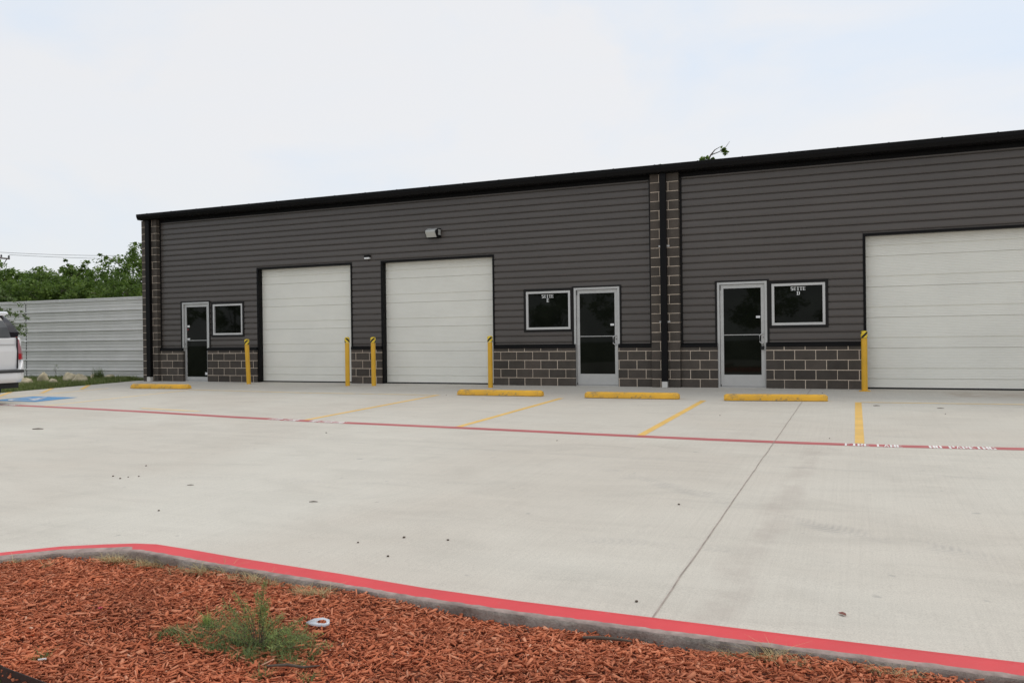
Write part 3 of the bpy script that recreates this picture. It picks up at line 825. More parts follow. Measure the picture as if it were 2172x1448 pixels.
# ------------------------------------------------------------------ blades
def blades(base, n_each, h, spread, lean, width, seed, segs=2, tone=(0, 1), flat=0):
    """curved grass blades around base points (list of (x,y,z,scale)); returns arrays (quads)"""
    r = np.random.default_rng(seed); B = np.repeat(np.array(base, float), n_each, 0); n = len(B)
    a = r.uniform(0, 2*np.pi, n); d = spread*np.sqrt(r.random(n))*B[:, 3]
    p0 = np.stack([B[:, 0]+d*np.cos(a), B[:, 1]+d*np.sin(a), B[:, 2]-.004+0*a], 1)
    H = h*B[:, 3]*r.uniform(.45, 1.1, n); az = r.uniform(0, 2*np.pi, n); ln = lean*r.uniform(.2, 1.3, n)
    dirx = np.stack([np.cos(az), np.sin(az), 0*az], 1); perp = np.stack([-np.sin(az), np.cos(az), 0*az], 1)
    pts = []
    for k_ in range(segs+1):
        t = k_/segs; zc = H*(t*(1-flat*t*.5)); w = width*(1-t*.92)*B[:, 3]
        c = p0+dirx*(H*ln*t*t)[:, None]+np.array([0, 0, 1])*(zc)[:, None]
        pts += [c-perp*w[:, None]/2, c+perp*w[:, None]/2]
    V = np.stack(pts, 1).reshape(-1, 3); m = 2*(segs+1)
    F = np.array([(2*k_, 2*k_+1, 2*k_+3, 2*k_+2) for k_ in range(segs)])[None]+(np.arange(n)*m)[:, None, None]
    T = np.repeat(r.uniform(tone[0], tone[1], n), segs)
    return V, F.reshape(-1, 4), T
def merge(L):
    o = 0; V, F, T = [], [], []
    for v, f, t in L: V.append(v); F.append(f+o); T.append(t); o += len(v)
    return np.concatenate(V), np.concatenate(F), np.concatenate(T)

# dry grass along the kerb
random.seed(9)
db = []
for (cx, cy, n, sp) in ((-4.06, -14.14, 16, .10), (-3.78, -14.10, 16, .08), (-3.35, -14.17, 14, .13), (-2.87, -14.21, 12, .09), (-2.49, -14.27, 9, .09), (-4.5, -14.4, 4, .10), (-.50, -14.29, 3, .05), (-.33, -14.30, 2, .03), (-.18, -14.32, 2, .04), (.12, -14.33, 4, .07)):
    for _ in range(n):
        x, y = cx+random.gauss(0, sp), cy+random.gauss(0, .02)-.01
        db.append((x, y, mz(x, y), random.uniform(.6, 1.1)))
V, F, T = merge([blades(db, 26, .10, .03, 1.5, .0034, 1, 3, (0, 1), .8)])
tag(np_mesh('dry_grass', V, F, M['dry'], T), 'tufts of dry straw-coloured grass along the inside of the kerb', 'dry grass', kind='stuff')
# low green grass and clover around the weed
random.seed(10)
gbv = []
for _ in range(150):
    a = random.uniform(0, 6.28); rr = random.random()**.6
    x, y = -2.36+.38*rr*math.cos(a), -14.95+.15*rr*math.sin(a); gbv.append((x, y, mz(x, y)+.008, random.uniform(.5, 1.1)))
for (x, y) in ((-2.06, -15.02), (-2.0, -15.05), (-2.05, -15.04), (-2.15, -15.12), (-1.86, -15.15), (-2.72, -15.05), (-2.74, -14.99), (-2.05, -15.2), (-3.0, -15.4), (-.34, -14.27)):
    for _ in range(3): xx, yy = x+random.gauss(0, .03), y+random.gauss(0, .02); gbv.append((xx, yy, mz(xx, yy)+.008, random.uniform(.4, .8)))
V, F, T = merge([blades(gbv, 24, .062, .035, 1.3, .0034, 2, 2, (0, .8), .5), blades([(-2.63, -14.88, mz(-2.63, -14.88)+.01, 1)], 60, .075, .02, .9, .004, 3, 3, (.75, 1))])
tag(np_mesh('weed_grass', V, F, M['weed'], T), 'low green weeds and grass spreading over the mulch around the tall weed', 'grass', kind='stuff')

# the feathery weed
wd = tag(empty('weed_plant', (-2.27, -14.965, mz(-2.27, -14.965))), 'feathery green weed with upright wispy stems growing in the red mulch', 'plant')
random.seed(12); stm = MB(); lv = []
def stem(x, y, h, lx, ly, r0=.0022, leafy=.35, nl=90, ll=.013):
    pts = []; n = 7
    for i in range(n+1):
        t = i/n; pts.append((x+lx*t*t+random.uniform(-.003, .003), y+ly*t*t, h*t))
    stm.tube(pts, [r0*(1-.75*i/n) for i in range(n+1)], 5)
    for _ in range(nl):
        t = leafy+(1-leafy)*random.random()**.8; i = min(int(t*n), n-1); u = t*n-i
        p = Vector(pts[i]).lerp(Vector(pts[i+1]), u); q_ = .003+.011*math.sin(min(1, (t-leafy)/(1-leafy)+.15)*2.6)
        lv.append((p+Vector((random.gauss(0, 1), random.gauss(0, 1), random.gauss(0, 1)))*q_*.6, t))
stems = [(.0, .0, .285, .035, 0, 140), (.01, .01, .23, -.03, 0, 120), (-.02, 0, .215, -.12, .01, 110), (-.01, 0, .20, -.075, 0, 90), (.02, 0, .19, .015, .0, 90), (.0, .0, .16, .13, 0, 90),
         (-.03, .01, .15, -.16, .02, 80), (.03, 0, .15, .20, .01, 70), (.03, -.01, .11, .16, -.02, 80), (-.03, -.02, .10, -.20, -.02, 70), (.04, -.02, .10, .10, -.04, 80), (-.01, -.02, .12, -.06, -.05, 80), (.02, .0, .14, .09, .02, 80), (.05, 0, .09, .24, 0, 60)]
for (x, y, h, lx, ly, nl) in stems:
    stem(x, y, h, lx, ly, .0020, .46 if h > .14 else .3, int(nl*1.5))
    for _ in range(3): stem(x+lx*.25, y+ly*.2, h*random.uniform(.6, .85), lx*1.1+random.gauss(0, .03), ly+random.gauss(0, .02), .0010, .55, nl//2)
stm.build('stem', M['bark'], wd)
n = len(lv); r = np.random.default_rng(6); C = np.array([tuple(p) for p, t in lv]); tt = np.array([t for p, t in lv])
ex, ey, ez = rot_frames(r.uniform(0, 6.28, n), r.uniform(-.2, 1.2, n), r.uniform(-1, 1, n)); L = r.uniform(.008, .022, n)*(1.15-.3*tt); W = r.uniform(.0014, .0030, n)
V = np.stack([C-ey*W[:, None]/2, C+ey*W[:, None]/2, C+ex*L[:, None]+ey*W[:, None]*.2, C+ex*L[:, None]-ey*W[:, None]*.2], 1).reshape(-1, 3)
F = np.arange(n*4).reshape(-1, 4)
np_mesh('foliage', V, F, M['weed'], np.clip(r.uniform(.2, 1, n), 0, 1), wd)

# litter, sticks, stones on the ground
def lump(name, x, y, z, sx, sy, sz, mat, seed, rz=0, n1=10, n2=7, amp=.18, rough=0):
    rr = random.Random(seed); v = []; f = []
    ph = [rr.uniform(0, 6) for _ in range(6)]
    for i in range(n2+1):
        th = math.pi*i/n2
        for j in range(n1):
            a = 2*math.pi*j/n1
            k_ = 1+amp*(math.sin(2*a+ph[0])*math.sin(th+ph[1])+.7*math.sin(3*a+ph[2]+2*th)+.4*math.sin(5*th+ph[3]+a))
            if rough: k_ *= 1+rough*rr.uniform(-1, 1)
            if i in (0, n2): k_ = 1
            v.append((sx*k_*math.sin(th)*math.cos(a), sy*k_*math.sin(th)*math.sin(a), sz*k_*math.cos(th)))
    for i in range(n2):
        for j in range(n1): f.append((i*n1+j, (i+1)*n1+j, (i+1)*n1+(j+1) % n1, i*n1+(j+1) % n1))
    mb = MB(); mb.add(v, f, 0, .5, True); o = mb.build(name, mat); o.location = (x, y, z); o.rotation_euler = (0, 0, rz)
    return o
lt = MB(); pts = [(-.060, -.008, 0), (-.03, .012, .014), (.01, .022, .020), (.045, .020, .016), (.06, .0, .008), (.045, -.014, .002), (.0, -.018, .0), (-.03, -.014, .0)]
inn = [(p[0]*.45+.012, p[1]*.35+.006, p[2]*.6+.004) for p in pts]
lt.add([(a, b, c+.006) for a, b, c in pts]+[(a, b, c+.004) for a, b, c in inn]+[(a*.96, b*.96, c-.002) for a, b, c in pts], [(i, (i+1) % 8, (i+1) % 8+8, i+8) for i in range(8)]+[(i, i+16, (i+1) % 8+16, (i+1) % 8) for i in range(8)], 0, .5, True)
o = lt.build('plastic_lid', M['plastic']); o.location = (-2.172, -14.70, mz(-2.172, -14.70)+.022); tag(o, 'clear crumpled plastic scrap lying on the mulch right of the weed', 'litter')
cg = MB(); cg.tube([(-.016, -.004, 0), (.016, .004, .006)], .0038, 8); o = cg.build('cigarette_butt', M['decal']); o.location = (-2.95, -15.42, mz(-2.95, -15.42)+.026); tag(o, 'white cigarette butt lying on the mulch near the dark steel edging', 'litter')
sk = MB(); sk.tube([(-.10, -.01, .004), (-.03, -.004, .010), (.04, .012, .008), (.10, .022, .004)], [.006, .008, .007, .004], 7); o = sk.build('stick', M['bark']); o.location = (-.962, -14.385, mz(-.962, -14.385)+.024); tag(o, 'short dark stick lying on the mulch near the kerb', 'stick')
sk = MB(); sk.tube([(-.10, .0, .004), (-.02, .02, .012), (.05, .028, .010), (.10, .06, .012)], [.004, .006, .005, .002], 7); o = sk.build('stick', M['bark']); o.location = (-1.985, -15.14, mz(-1.985, -15.14)+.022); tag(o, 'crooked stick lying on the mulch below the weed', 'stick')
tw = MB(); tw.tube([(-.06, .02, .006), (-.02, -.01, .012), (.04, -.02, .006), (.09, -.03, .008)], [.0015, .003, .0025, .001], 6); tw.tube([(-.055, .012, .008), (-.01, -.004, .016), (.05, -.02, .01)], [.001, .002, .001], 6)
o = tw.build('dry_twig', M['dry']); o.location = (-2.66, -15.0, mz(-2.66, -15.0)+.024); tag(o, 'pale dry twig left of the weed on the mulch', 'twig')
fp = MB()
for k_ in range(6):
    a = k_*1.05; fp.add([(0, 0, 0), (.008*math.cos(a-.4), .008*math.sin(a-.4), .006), (.014*math.cos(a), .014*math.sin(a), .004), (.008*math.cos(a+.4), .008*math.sin(a+.4), .006)], [(0, 1, 2, 3)])
o = fp.build('fallen_petals', simple('pink_petal', (.50, .04, .10), .7)); o.location = (-3.25, -14.90, mz(-3.25, -14.90)+.024); tag(o, 'small pink crumpled petals on the mulch', 'petals')
# steel landscape edging at the lower left
ed = MB(); A = Vector((-3.20, -15.515, 0)); B_ = Vector((-2.32, -15.64, 0)); dn = (B_-A).normalized(); pn = Vector((-dn.y, dn.x, 0))*.003
for t0, t1, zt in ((0, .22, 0), (.22, 1.0, -.004), (1.0, 2.4, -.004)):
    a = A.lerp(B_, t0); b = A.lerp(B_, t1); zb = -.36; z1_ = -.118+zt
    holes = []
    v = [(a.x, a.y, zb), (b.x, b.y, zb), (b.x, b.y, z1_), (a.x, a.y, z1_)]
    v += [(x+pn.x, y+pn.y, z) for x, y, z in v]
    ed.add(v, [(0, 1, 2, 3), (7, 6, 5, 4), (3, 2, 6, 7), (0, 4, 5, 1), (0, 3, 7, 4), (1, 5, 6, 2)])
edg = tag(ed.build('garden_edging', M['rust']), 'dark brown steel garden edging crossing the lower left corner of the mulch', 'edging')
for (t, dz, w, h) in ((.19, -.055, .02, .010), (.13, -.048, .06, .012), (.10, -.022, .010, .016)):
    a = A.lerp(B_, t); b = A+(dn*((B_-A).length*t+w))
    sl = MB(); q = -pn*.4
    sl.add([(a.x+q.x, a.y+q.y, -.118+dz-h), (b.x+q.x, b.y+q.y, -.118+dz-h), (b.x+q.x, b.y+q.y, -.118+dz), (a.x+q.x, a.y+q.y, -.118+dz)], [(0, 1, 2, 3)])
    sl.build('stake_slot', M['grass'] if w > .015 else M['rubber'], edg)

# crumbs on the concrete
pebs = [(-6.891, -11.671), (-6.709, -11.745), (-6.693, -11.663), (-6.62, -11.60), (-7.057, -11.103), (-6.726, -8.324), (-2.87, -12.786), (-2.734, -13.215), (-2.55, -12.75), (-1.06, -13.507), (-1.297, -11.22), (-5.2, -12.7), (-.3, -7.2), (1.2, -4.2), (-3.4, -8.2), (-1.9, -5.1), (-7.8, -2.7), (-.6, -1.0), (-3.1, -13.0)]
proto = None
for i, (x, y) in enumerate(pebs):
    s = random.uniform(.7, 1.2)
    if proto is None: proto = o = lump('pebble', x, y, 0, .011, .009, .005, M['bark'], 3)
    else: o = proto.copy(); COL.objects.link(o); o.scale = (s, s*.8, s); o.rotation_euler = (0, 0, i*1.3)
    o.location = (x, y, gz(y)+.005); tag(o, 'tiny dark pebble lying on the concrete lot', 'pebble', 'pebbles scattered on the concrete')
def bar_(name, x, y, L, rz, mat, label, cat, r=.006):
    mb = MB(); mb.tube([(-L/2, 0, r), (0, r*.6, r*1.4), (L/2, 0, r)], [r*.6, r, r*.5], 6); o = mb.build(name, mat); o.location = (x, y, gz(y)+.002); o.rotation_euler = (0, 0, rz); tag(o, label, cat)
bar_('dry_stick', -11.37, -9.13, .16, .45, M['bark'], 'thin dark stick lying on the concrete at the far left', 'stick', .01)
bar_('dry_stick', -4.17, -12.05, .07, .4, M['bark'], 'short dark twig on the concrete in the middle of the lot', 'stick', .005)
bar_('dry_stick', -5.75, -11.8, .06, .6, M['bark'], 'tiny dark twig on the concrete left of the middle of the lot', 'stick', .004)
bar_('dry_stick', .30, -3.25, .10, .2, M['bark'], 'small dark twig right of the stall line at the wide overhead door', 'stick', .007)
bar_('dry_stick', 1.2, -3.45, .10, .1, M['bark'], 'small dark twig in front of the wide overhead door', 'stick', .006)
lf = MB(); lf.add([(-.022, 0, .004), (-.006, .012, .010), (.014, .010, .008), (.026, -.002, .003), (.010, -.010, .006), (-.008, -.009, .005)], [(0, 1, 2, 3, 4, 5)])
lf.add([(-.022, 0, .003), (-.006, .012, .009), (.014, .010, .007), (.026, -.002, .002), (.010, -.010, .005), (-.008, -.009, .004)], [(5, 4, 3, 2, 1, 0)])
o = lf.build('fallen_leaf', simple('red_brown_leaf', (.20, .07, .05), .8)); o.location = (-.075, -13.357, gz(-13.357)+.004); o.rotation_euler = (0, 0, -.6); tag(o, 'small red-brown leaf lying on the concrete near the kerb', 'leaf')

# ================================================================== fence
fn = tag(empty('metal_fence', (-24.7, .5, 0)), 'galvanised corrugated steel fence left of the building', 'fence')
def fence_prof(z0, z1):
    p = []; z = z0; k = 0
    major = .3048
    zz = z1
    p.append((0, zz)); 
    while zz > z0+.02:
        # major rib then small ribs
        for dy, dz in ((-.050, .030), (-.052, .044), (0, .060), (0, .112), (-.012, .122), (-.012, .142), (0, .152), (0, .208), (-.012, .218), (-.012, .238), (0, .248), (0, .3048)):
            q = zz-dz
            if q < z0: break
            p.append((dy, q))
        zz -= major
    p.append((0, z0)); return p
for (xa, xb) in ((-24.72+24.7, -18.95+24.7), (-32+24.7, -24.745+24.7)):
    mb = MB(); mb.sheet(fence_prof(.06, 2.46), xa, xb)
    mb.build('fence_panel', M['galv'], fn)
    mb = MB(); mb.box(xa, xb, -.036, .02, 2.455, 2.50); mb.build('top_rail', M['galv'], fn)
mb = MB(); mb.box(-.048, -.018, -.004, .05, -.05, 2.47); mb.build('fence_post', M['rubber'], fn)
for x in (-4.5, 3.0):
    mb = MB(); mb.box(x, x+.06, .02, .08, -.05, 2.45); mb.build('fence_post', M['galv'], fn)

# ================================================================== verge: grass, rocks
def vz(x, y): return gz(y)-.035+.05*min(1, max(0, (LOTX0-x)/.5))
vg = MB(); X_ = np.linspace(-34, LOTX0-.01, 40); Y_ = np.linspace(-12, .6, 30); vs = []
for x in X_:
    for y in Y_: vs.append((x, y, vz(x, y)+.02+.03*math.sin(x*1.7)*math.sin(y*2.1)*min(1, (LOTX0-x))))
nY = len(Y_)
vg.add(vs, [(i*nY+j, (i+1)*nY+j, (i+1)*nY+j+1, i*nY+j+1) for i in range(len(X_)-1) for j in range(nY-1)], 0, .5, True)
tag(vg.build('grass_verge', M['turf']), kind='structure')
r = np.random.default_rng(8)
base = []
while len(base) < 3600:
    x = LOTX0-.03-abs(r.normal(0, 2.6)); y = r.uniform(-5.5, .42)
    if x < -30: continue
    base.append((x, y, vz(x, y)+.02, r.uniform(.5, 1.15)*(1.1 if y > -.2 else 1)))
tall = [(-20.9, -.05, vz(-20.9, -.05)+.02, r.uniform(.9, 1.5)) for _ in range(5)]
V, F, T = merge([blades(base, 16, .105, .10, .8, .012, 9, 2, (0, .9)), blades(base[:260], 5, .17, .08, .7, .010, 10, 2, (.5, 1)),
                 blades(tall, 40, .28, .13, .8, .012, 14, 3, (0, .5)), blades([(-20.2, .1, .0, 1), (-21.6, .25, 0, .8), (-22.4, .2, 0, .9), (-23.2, .2, 0, .8), (-19.9, -.2, 0, .6)], 30, .20, .2, .9, .012, 15, 3, (0, .8))])
tag(np_mesh('grass', V, F, M['grass'], T), 'rough green grass growing between the lot and the metal fence', 'grass', kind='stuff')
# wild stalks by the fence
wk = tag(empty('tall_weed', (-22.63, -.1, 0)), 'thin tall weed stalk against the metal fence', 'plant')
mb = MB(); mb.tube([(0, 0, 0), (.02, 0, .2), (.0, 0, .36), (.05, 0, .5)], [.006, .005, .004, .002], 5); mb.tube([(.01, 0, .2), (-.06, 0, .34), (-.03, 0, .48)], [.004, .003, .002], 5); mb.tube([(.0, 0, .3), (.1, 0, .38)], [.003, .002], 5); mb.build('stem', M['bark'], wk)
V, F, T = blades([(0, 0, .12, 1), (-.05, 0, .32, 1), (.05, 0, .44, 1), (.1, 0, .36, .8)], 10, .05, .04, 1, .012, 5, 2, (.2, 1)); np_mesh('foliage', V, F, M['weed'], T, wk)
rocks = [(-20.15, -3.42, .18, .11, 'pale limestone rock at the left end of the verge, under the parked car'), (-21.3, -2.05, .19, .13, 'low pale rock on the verge just right of the car bumper'), (-21.45, -1.42, .17, .20, 'upright pale rock behind the low round rock on the verge'),
         (-20.55, -1.80, .13, .11, 'small low round rock at the edge of the lot'), (-20.72, -1.12, .17, .19, 'large round pale rock left of its equal-sized neighbour'), (-20.20, -1.22, .20, .165, 'wide pale rock nearest the middle hatch line'),
         (-21.05, -.08, .12, .12, 'small rock half hidden in grass near the fence'), (-20.75, .24, .20, .10, 'flat pale rock half buried beside the tall grass tuft'), (-21.0, -2.6, .14, .08, 'small low rock between the leftmost rocks')]
for i, (x, y, s, h_, lab) in enumerate(rocks):
    o = lump('rock', x, y, vz(x, y)+h_*.45, s, s*.8, h_, M['stone'], i+30, i*.9, 18, 12, .16, .07)
    tag(o, lab, 'rock', 'limestone rocks on the verge')

# ================================================================== trees
def leaf_cloud(centres, n_per, leaf, seed, spread, tone_fn=None, droop=0):
    """centres: (x,y,z,r)"""
    r = np.random.default_rng(seed); C0 = np.repeat(np.array(centres, float), n_per, 0); n = len(C0)
    d = r.normal(0, 1, (n, 3)); d /= np.linalg.norm(d, axis=1)[:, None]; rad = C0[:, 3]*r.random(n)**.45*spread
    C = C0[:, :3]+d*rad[:, None]*np.array([1, 1, .75]); C[:, 2] -= droop*r.random(n)
    ex, ey, ez = rot_frames(r.uniform(0, 6.28, n), r.normal(0, .5, n), r.normal(0, .7, n)); L = leaf*r.uniform(.6, 1.3, n); W = L*r.uniform(.45, .75, n)
    V = np.stack([C-ex*L[:, None]/2, C+ey*W[:, None]/2, C+ex*L[:, None]/2, C-ey*W[:, None]/2], 1).reshape(-1, 3)
    ct = np.repeat(r.uniform(0, 1, len(centres)), n_per)
    T = np.clip(.55*ct+.45*r.random(n), 0, 1)
    return V, np.arange(n*4).reshape(-1, 4), T
def tree(name, x, y, z, H, W, th, lobes, nclump, n_per, leaf, seed, label, group, cat='tree', clump=.33, mat='leaf', extra=None):
    rr = random.Random(seed)
    e = tag(empty(name, (x, y, z)), label, cat, group)
    tb = MB(); top = (rr.uniform(-.3, .3), rr.uniform(-.3, .3), H*.62)
    mid = (top[0]*.4, top[1]*.4, th); tb.tube([(0, 0, -.2), (0.02, 0, th*.5), mid, top], [.045*H*.45+.02, .036*H*.45, .03*H*.45, .01*H*.5], 8)
    cs = []
    for i in range(lobes):
        a = 2*math.pi*i/lobes+rr.uniform(-.4, .4); d = W*rr.uniform(.25, .72) if i else 0; zz = H*rr.uniform(.45, .86) if i else H*.82
        L = (d*math.cos(a), d*math.sin(a), zz); R_ = W*rr.uniform(.26, .42)
        L = (L[0], L[1], min(L[2], H-R_*.75))
        b = Vector(mid).lerp(Vector(top), rr.uniform(0, .7)); m_ = b.lerp(Vector(L), .55)+Vector((rr.uniform(-.2, .2), rr.uniform(-.2, .2), .15))
        tb.tube([b, m_, L], [.013*H*.45, .009*H*.45, .004*H*.4], 6)
        for k_ in range(nclump//lobes):
            v = Vector((rr.gauss(0, 1), rr.gauss(0, 1), rr.gauss(0, 1))).normalized()*R_*rr.uniform(.55, 1.08); v.z *= .8
            p = Vector(L)+v; cs.append((p.x, p.y, p.z, clump*rr.uniform(.6, 1.3)))
            if k_ % 4 == 0: tb.tube([L, Vector(L).lerp(p, .6)+Vector((0, 0, .05)), p], [.012, .008, .004], 4)
    if extra:
        for q in extra(tb, rr): cs.append(q)
    tb.build('trunk', M['bark'], e)
    V, F, T = leaf_cloud(cs, n_per, leaf, seed, 1.0)
    np_mesh('crown', V, F, M[mat], T, e)
    return e
GT = 'trees behind the metal fence'
def sprigs(pts):
    def fn(tb, rr):
        out = []
        for (a, b, s) in pts:
            a = Vector(a); b = Vector(b); m_ = a.lerp(b, .5)+Vector((rr.uniform(-.1, .1), 0, .08)); tb.tube([a, m_, b], [.03, .018, .006], 5)
            for t in (.45, .7, .95): p = a.lerp(b, t); out.append((p.x+rr.uniform(-.1, .1), p.y, p.z, s))
        return out
    return fn
tree('oak_tree', -47.0, 15.2, -.1, 6.35, 3.0, 1.4, 10, 280, 46, .15, 41, 'leftmost round green tree behind the fence, next to the power pole', GT, clump=.36, extra=sprigs([((.6, 0, 5.0), (1.9, -.6, 5.5), .14), ((1.2, 0, 4.9), (2.6, -.6, 5.3), .12)]))
tree('oak_tree', -43.9, 17.5, -.1, 5.75, 2.9, 1.3, 9, 250, 44, .15, 42, 'second tree from the left behind the fence, lower than its neighbours', GT, clump=.34, extra=sprigs([((.3, 0, 4.8), (.8, -.6, 5.85), .13), ((0, 0, 5.0), (-.9, 0, 5.9), .12)]))
tree('oak_tree', -41.6, 15.6, -.1, 5.9, 2.9, 1.3, 9, 250, 44, .15, 43, 'middle tree behind the fence with thin sprigs on top', GT, clump=.34, extra=sprigs([((.2, 0, 4.9), (.4, -.6, 6.0), .12), ((.5, 0, 5.0), (1.4, 0, 5.9), .12)]))
tree('oak_tree', -38.8, 17.2, -.1, 6.9, 3.1, 1.6, 10, 260, 42, .16, 44, 'tall tree behind the fence second from the building corner', GT, clump=.36, extra=sprigs([((-.6, 0, 5.7), (-1.6, -.6, 6.4), .13), ((.3, 0, 5.8), (.5, 0, 7.0), .13)]))
tree('oak_tree', -35.8, 15.5, -.1, 7.1, 2.8, 1.7, 9, 240, 42, .16, 45, 'tallest tree behind the fence, cut by the building corner', GT, clump=.36)
tree('oak_tree', -51.5, 18.5, -.1, 6.2, 3.0, 1.5, 9, 200, 42, .17, 46, 'tree at the left edge of the photo, behind the leftmost round tree', GT, clump=.38)
# understory that closes the gaps low down
for i, (x, y, H_, W_) in enumerate(((-33.5, 10.5, 4.4, 2.2), (-37, 11.5, 4.7, 2.5), (-40.2, 11.0, 4.6, 2.5), (-43.6, 12.2, 4.8, 2.7), (-30.5, 10.0, 4.4, 2.2))):
    tree('bush', x, y, -.1, H_, W_, .5, 7, 150, 52, .14, 60+i, 'dense green bush just above the metal fence, number %s from the building' % ('one', 'three', 'four', 'five', 'nearest')[i] if False else
         ('dense bush showing just above the fence, second from the building', 'dense bush above the middle of the fence', 'dense dark bush above the fence left of its middle', 'leftmost dense bush above the fence seam', 'dense bush above the fence beside the building corner')[i],
         'bushes showing over the metal fence', 'bush', clump=.36)
# tree behind the building whose top sprigs clear the roof
def roof_sprig(tb, rr):
    o = []
    tb.tube([(.1, 0, 9.3), (.35, 0, 9.75), (.55, 0, 9.98), (.85, 0, 10.12)], [.05, .035, .022, .008], 6)
    tb.tube([(.35, 0, 9.75), (.7, 0, 9.85), (1.0, 0, 9.98), (1.25, 0, 10.32)], [.03, .02, .016, .006], 6)
    for p in ((.95, 0, 9.88, .17), (1.03, 0, 9.78, .16), (.9, 0, 9.98, .13), (1.0, 0, 9.92, .15), (.15, 0, 9.64, .15), (-.05, 0, 9.6, .14), (.1, 0, 9.55, .17), (-.1, 0, 9.50, .15), (.3, 0, 9.52, .12), (.45, 0, 9.56, .08), (-.9, 0, 9.38, .10), (-1.3, 0, 9.40, .10), (-1.9, 0, 9.42, .12), (-2.1, 0, 9.5, .05)): o.append(p)
    return o
tree('pecan_tree', -6.65, 22.0, 0, 9.45, 3.0, 3, 8, 120, 24, .16, 50, 'tree behind the building, only its top twigs showing above the roof', None, clump=.3, extra=roof_sprig)
# sapling at the left edge, before the fence
sp = tag(empty('sapling', (-24.5, -1.2, 0)), 'slender pale-leaved sapling with drooping branches in front of the metal fence', 'tree')
tb = MB(); rr = random.Random(77); cs = []
tb.tube([(0, 0, -.1), (.03, 0, .9), (.1, .0, 1.9), (.12, 0, 2.9)], [.035, .03, .022, .01], 7)
for (a, b, c) in (((.08, 0, 1.6), (.9, -.1, 2.2), (1.75, -.1, 2.02)), ((.08, 0, 1.8), (.9, .1, 2.55), (1.6, .1, 2.38)), ((.1, 0, 1.4), (1.0, 0, 1.85), (2.05, 0, 1.62)), ((.1, 0, 1.5), (1.2, .1, 1.75), (1.9, .1, 1.42)), ((.1, 0, 2.2), (.6, 0, 2.8), (1.1, 0, 2.65)), ((.1, 0, 2.3), (-.5, 0, 2.9), (-1.2, 0, 2.6)), ((.1, 0, 1.8), (-.7, .2, 2.2), (-1.4, .2, 2.0)), ((.1, 0, 2.0), (.2, -.7, 2.5), (.2, -1.2, 2.2)), ((.1, 0, 2.0), (1.0, 0, 2.15), (2.1, .0, 1.86))):
    P = [Vector(a), Vector(b), Vector(c)]; tb.tube([P[0], P[0].lerp(P[1], .5)+Vector((0, 0, .05)), P[1], P[1].lerp(P[2], .5)+Vector((0, 0, .04)), P[2]], [.014, .011, .008, .006, .003], 5)
    for k_ in range(17):
        t = .25+.75*k_/16; q = P[0].lerp(P[1], t*2) if t < .5 else P[1].lerp(P[2], t*2-1)
        cs.append((q.x+rr.gauss(0, .05), q.y+rr.gauss(0, .06), q.z+rr.gauss(0, .05), rr.uniform(.04, .12)))
tb.build('trunk', M['bark'], sp); V, F, T = leaf_cloud(cs, 22, .062, 4, 1.0, droop=.04); np_mesh('crown', V, F, M['leaf_pale'], T, sp)

# trees across the road behind the camera (they show in the glass)
t0 = tree('street_tree', -7.5, -62, -1.2, 9.0, 4.0, 2.2, 9, 190, 26, .34, 90, 'tree behind the camera mirrored in the windows', 'trees mirrored in the glass', clump=.6)
for (x, y, s, a) in ((-2.2, -66, .62, 1.2), (-21, -60, 1.0, 2.2), (-29, -64, 1.1, .5), (-38, -58, .9, 4.1), (-52, -60, 1.1, 3.2), (-66, -56, 1.0, 1.9), (-80, -60, 1.1, 5.0)):
    c = copy_tree(t0); c.location = (x, y, -1.2); c.scale = (s, s, s); c.rotation_euler = (0, 0, a)

# ================================================================== power pole and lines
pp = tag(empty('utility_pole', (-59.6, 22.4, 0)), 'wooden utility pole with braced crossarm at the left edge of the sky', 'utility pole')
mb = MB(); mb.tube([(0, 0, -.2), (0, 0, 8.6)], [.17, .12], 10); mb.build('pole', M['wood_pole'], pp)
d = Vector((2.35, .95, 0)).normalized(); 
mb = MB(); q = d*2.45; mb.tube([-q*.6+Vector((0, -.15, 7.8)), q+Vector((0, -.15, 7.42))], .06, 6); 
mb.tube([(d.x*.1, -.15, 6.9), (d.x*1.4, -.15+d.y*1.4, 7.5)], .035, 5); mb.tube([(d.x*2.0, -.15+d.y*2, 7.0), (d.x*2.25, -.15+d.y*2.25, 7.42)], .03, 5); mb.build('crossarm', M['wood_pole'], pp)
for t in (.4, .75, .98):
    mb = MB(); c = q*t; mb.lathe((c.x, c.y-.15, 7.48+.30*(1-t)), [(.05, 0), (.08, .05), (.05, .10), (.07, .13), (.02, .2)], 8); mb.build('insulator', M['alu_dark'], pp)
for (a, b, sag, lab) in (((-59.3, 22.4, 8.02), (-30, 35, 8.9), .85, 'upper thin power line above the trees'), ((-57.4, 23.2, 7.72), (-28, 37, 8.5), .75, 'lower thin power line above the trees')):
    mb = MB(); pts = []
    for i in range(25):
        t = i/24; p = Vector(a).lerp(Vector(b), t); p.z -= sag*4*t*(1-t); pts.append(p)
    mb.tube(pts, .013, 5); tag(mb.build('power_line', M['car_trim']), lab, 'power line', 'power lines from the pole')
mb = MB(); mb.tube([(-30, 35, -.1), (-30, 35, 9.1)], [.17, .12], 8); mb.tube([(-28, 37, -.1), (-28, 37, 8.7)], [.1, .08], 8)
tag(mb.build('utility_pole', M['wood_pole']), 'utility pole hidden behind the building carrying the power lines', 'utility pole')

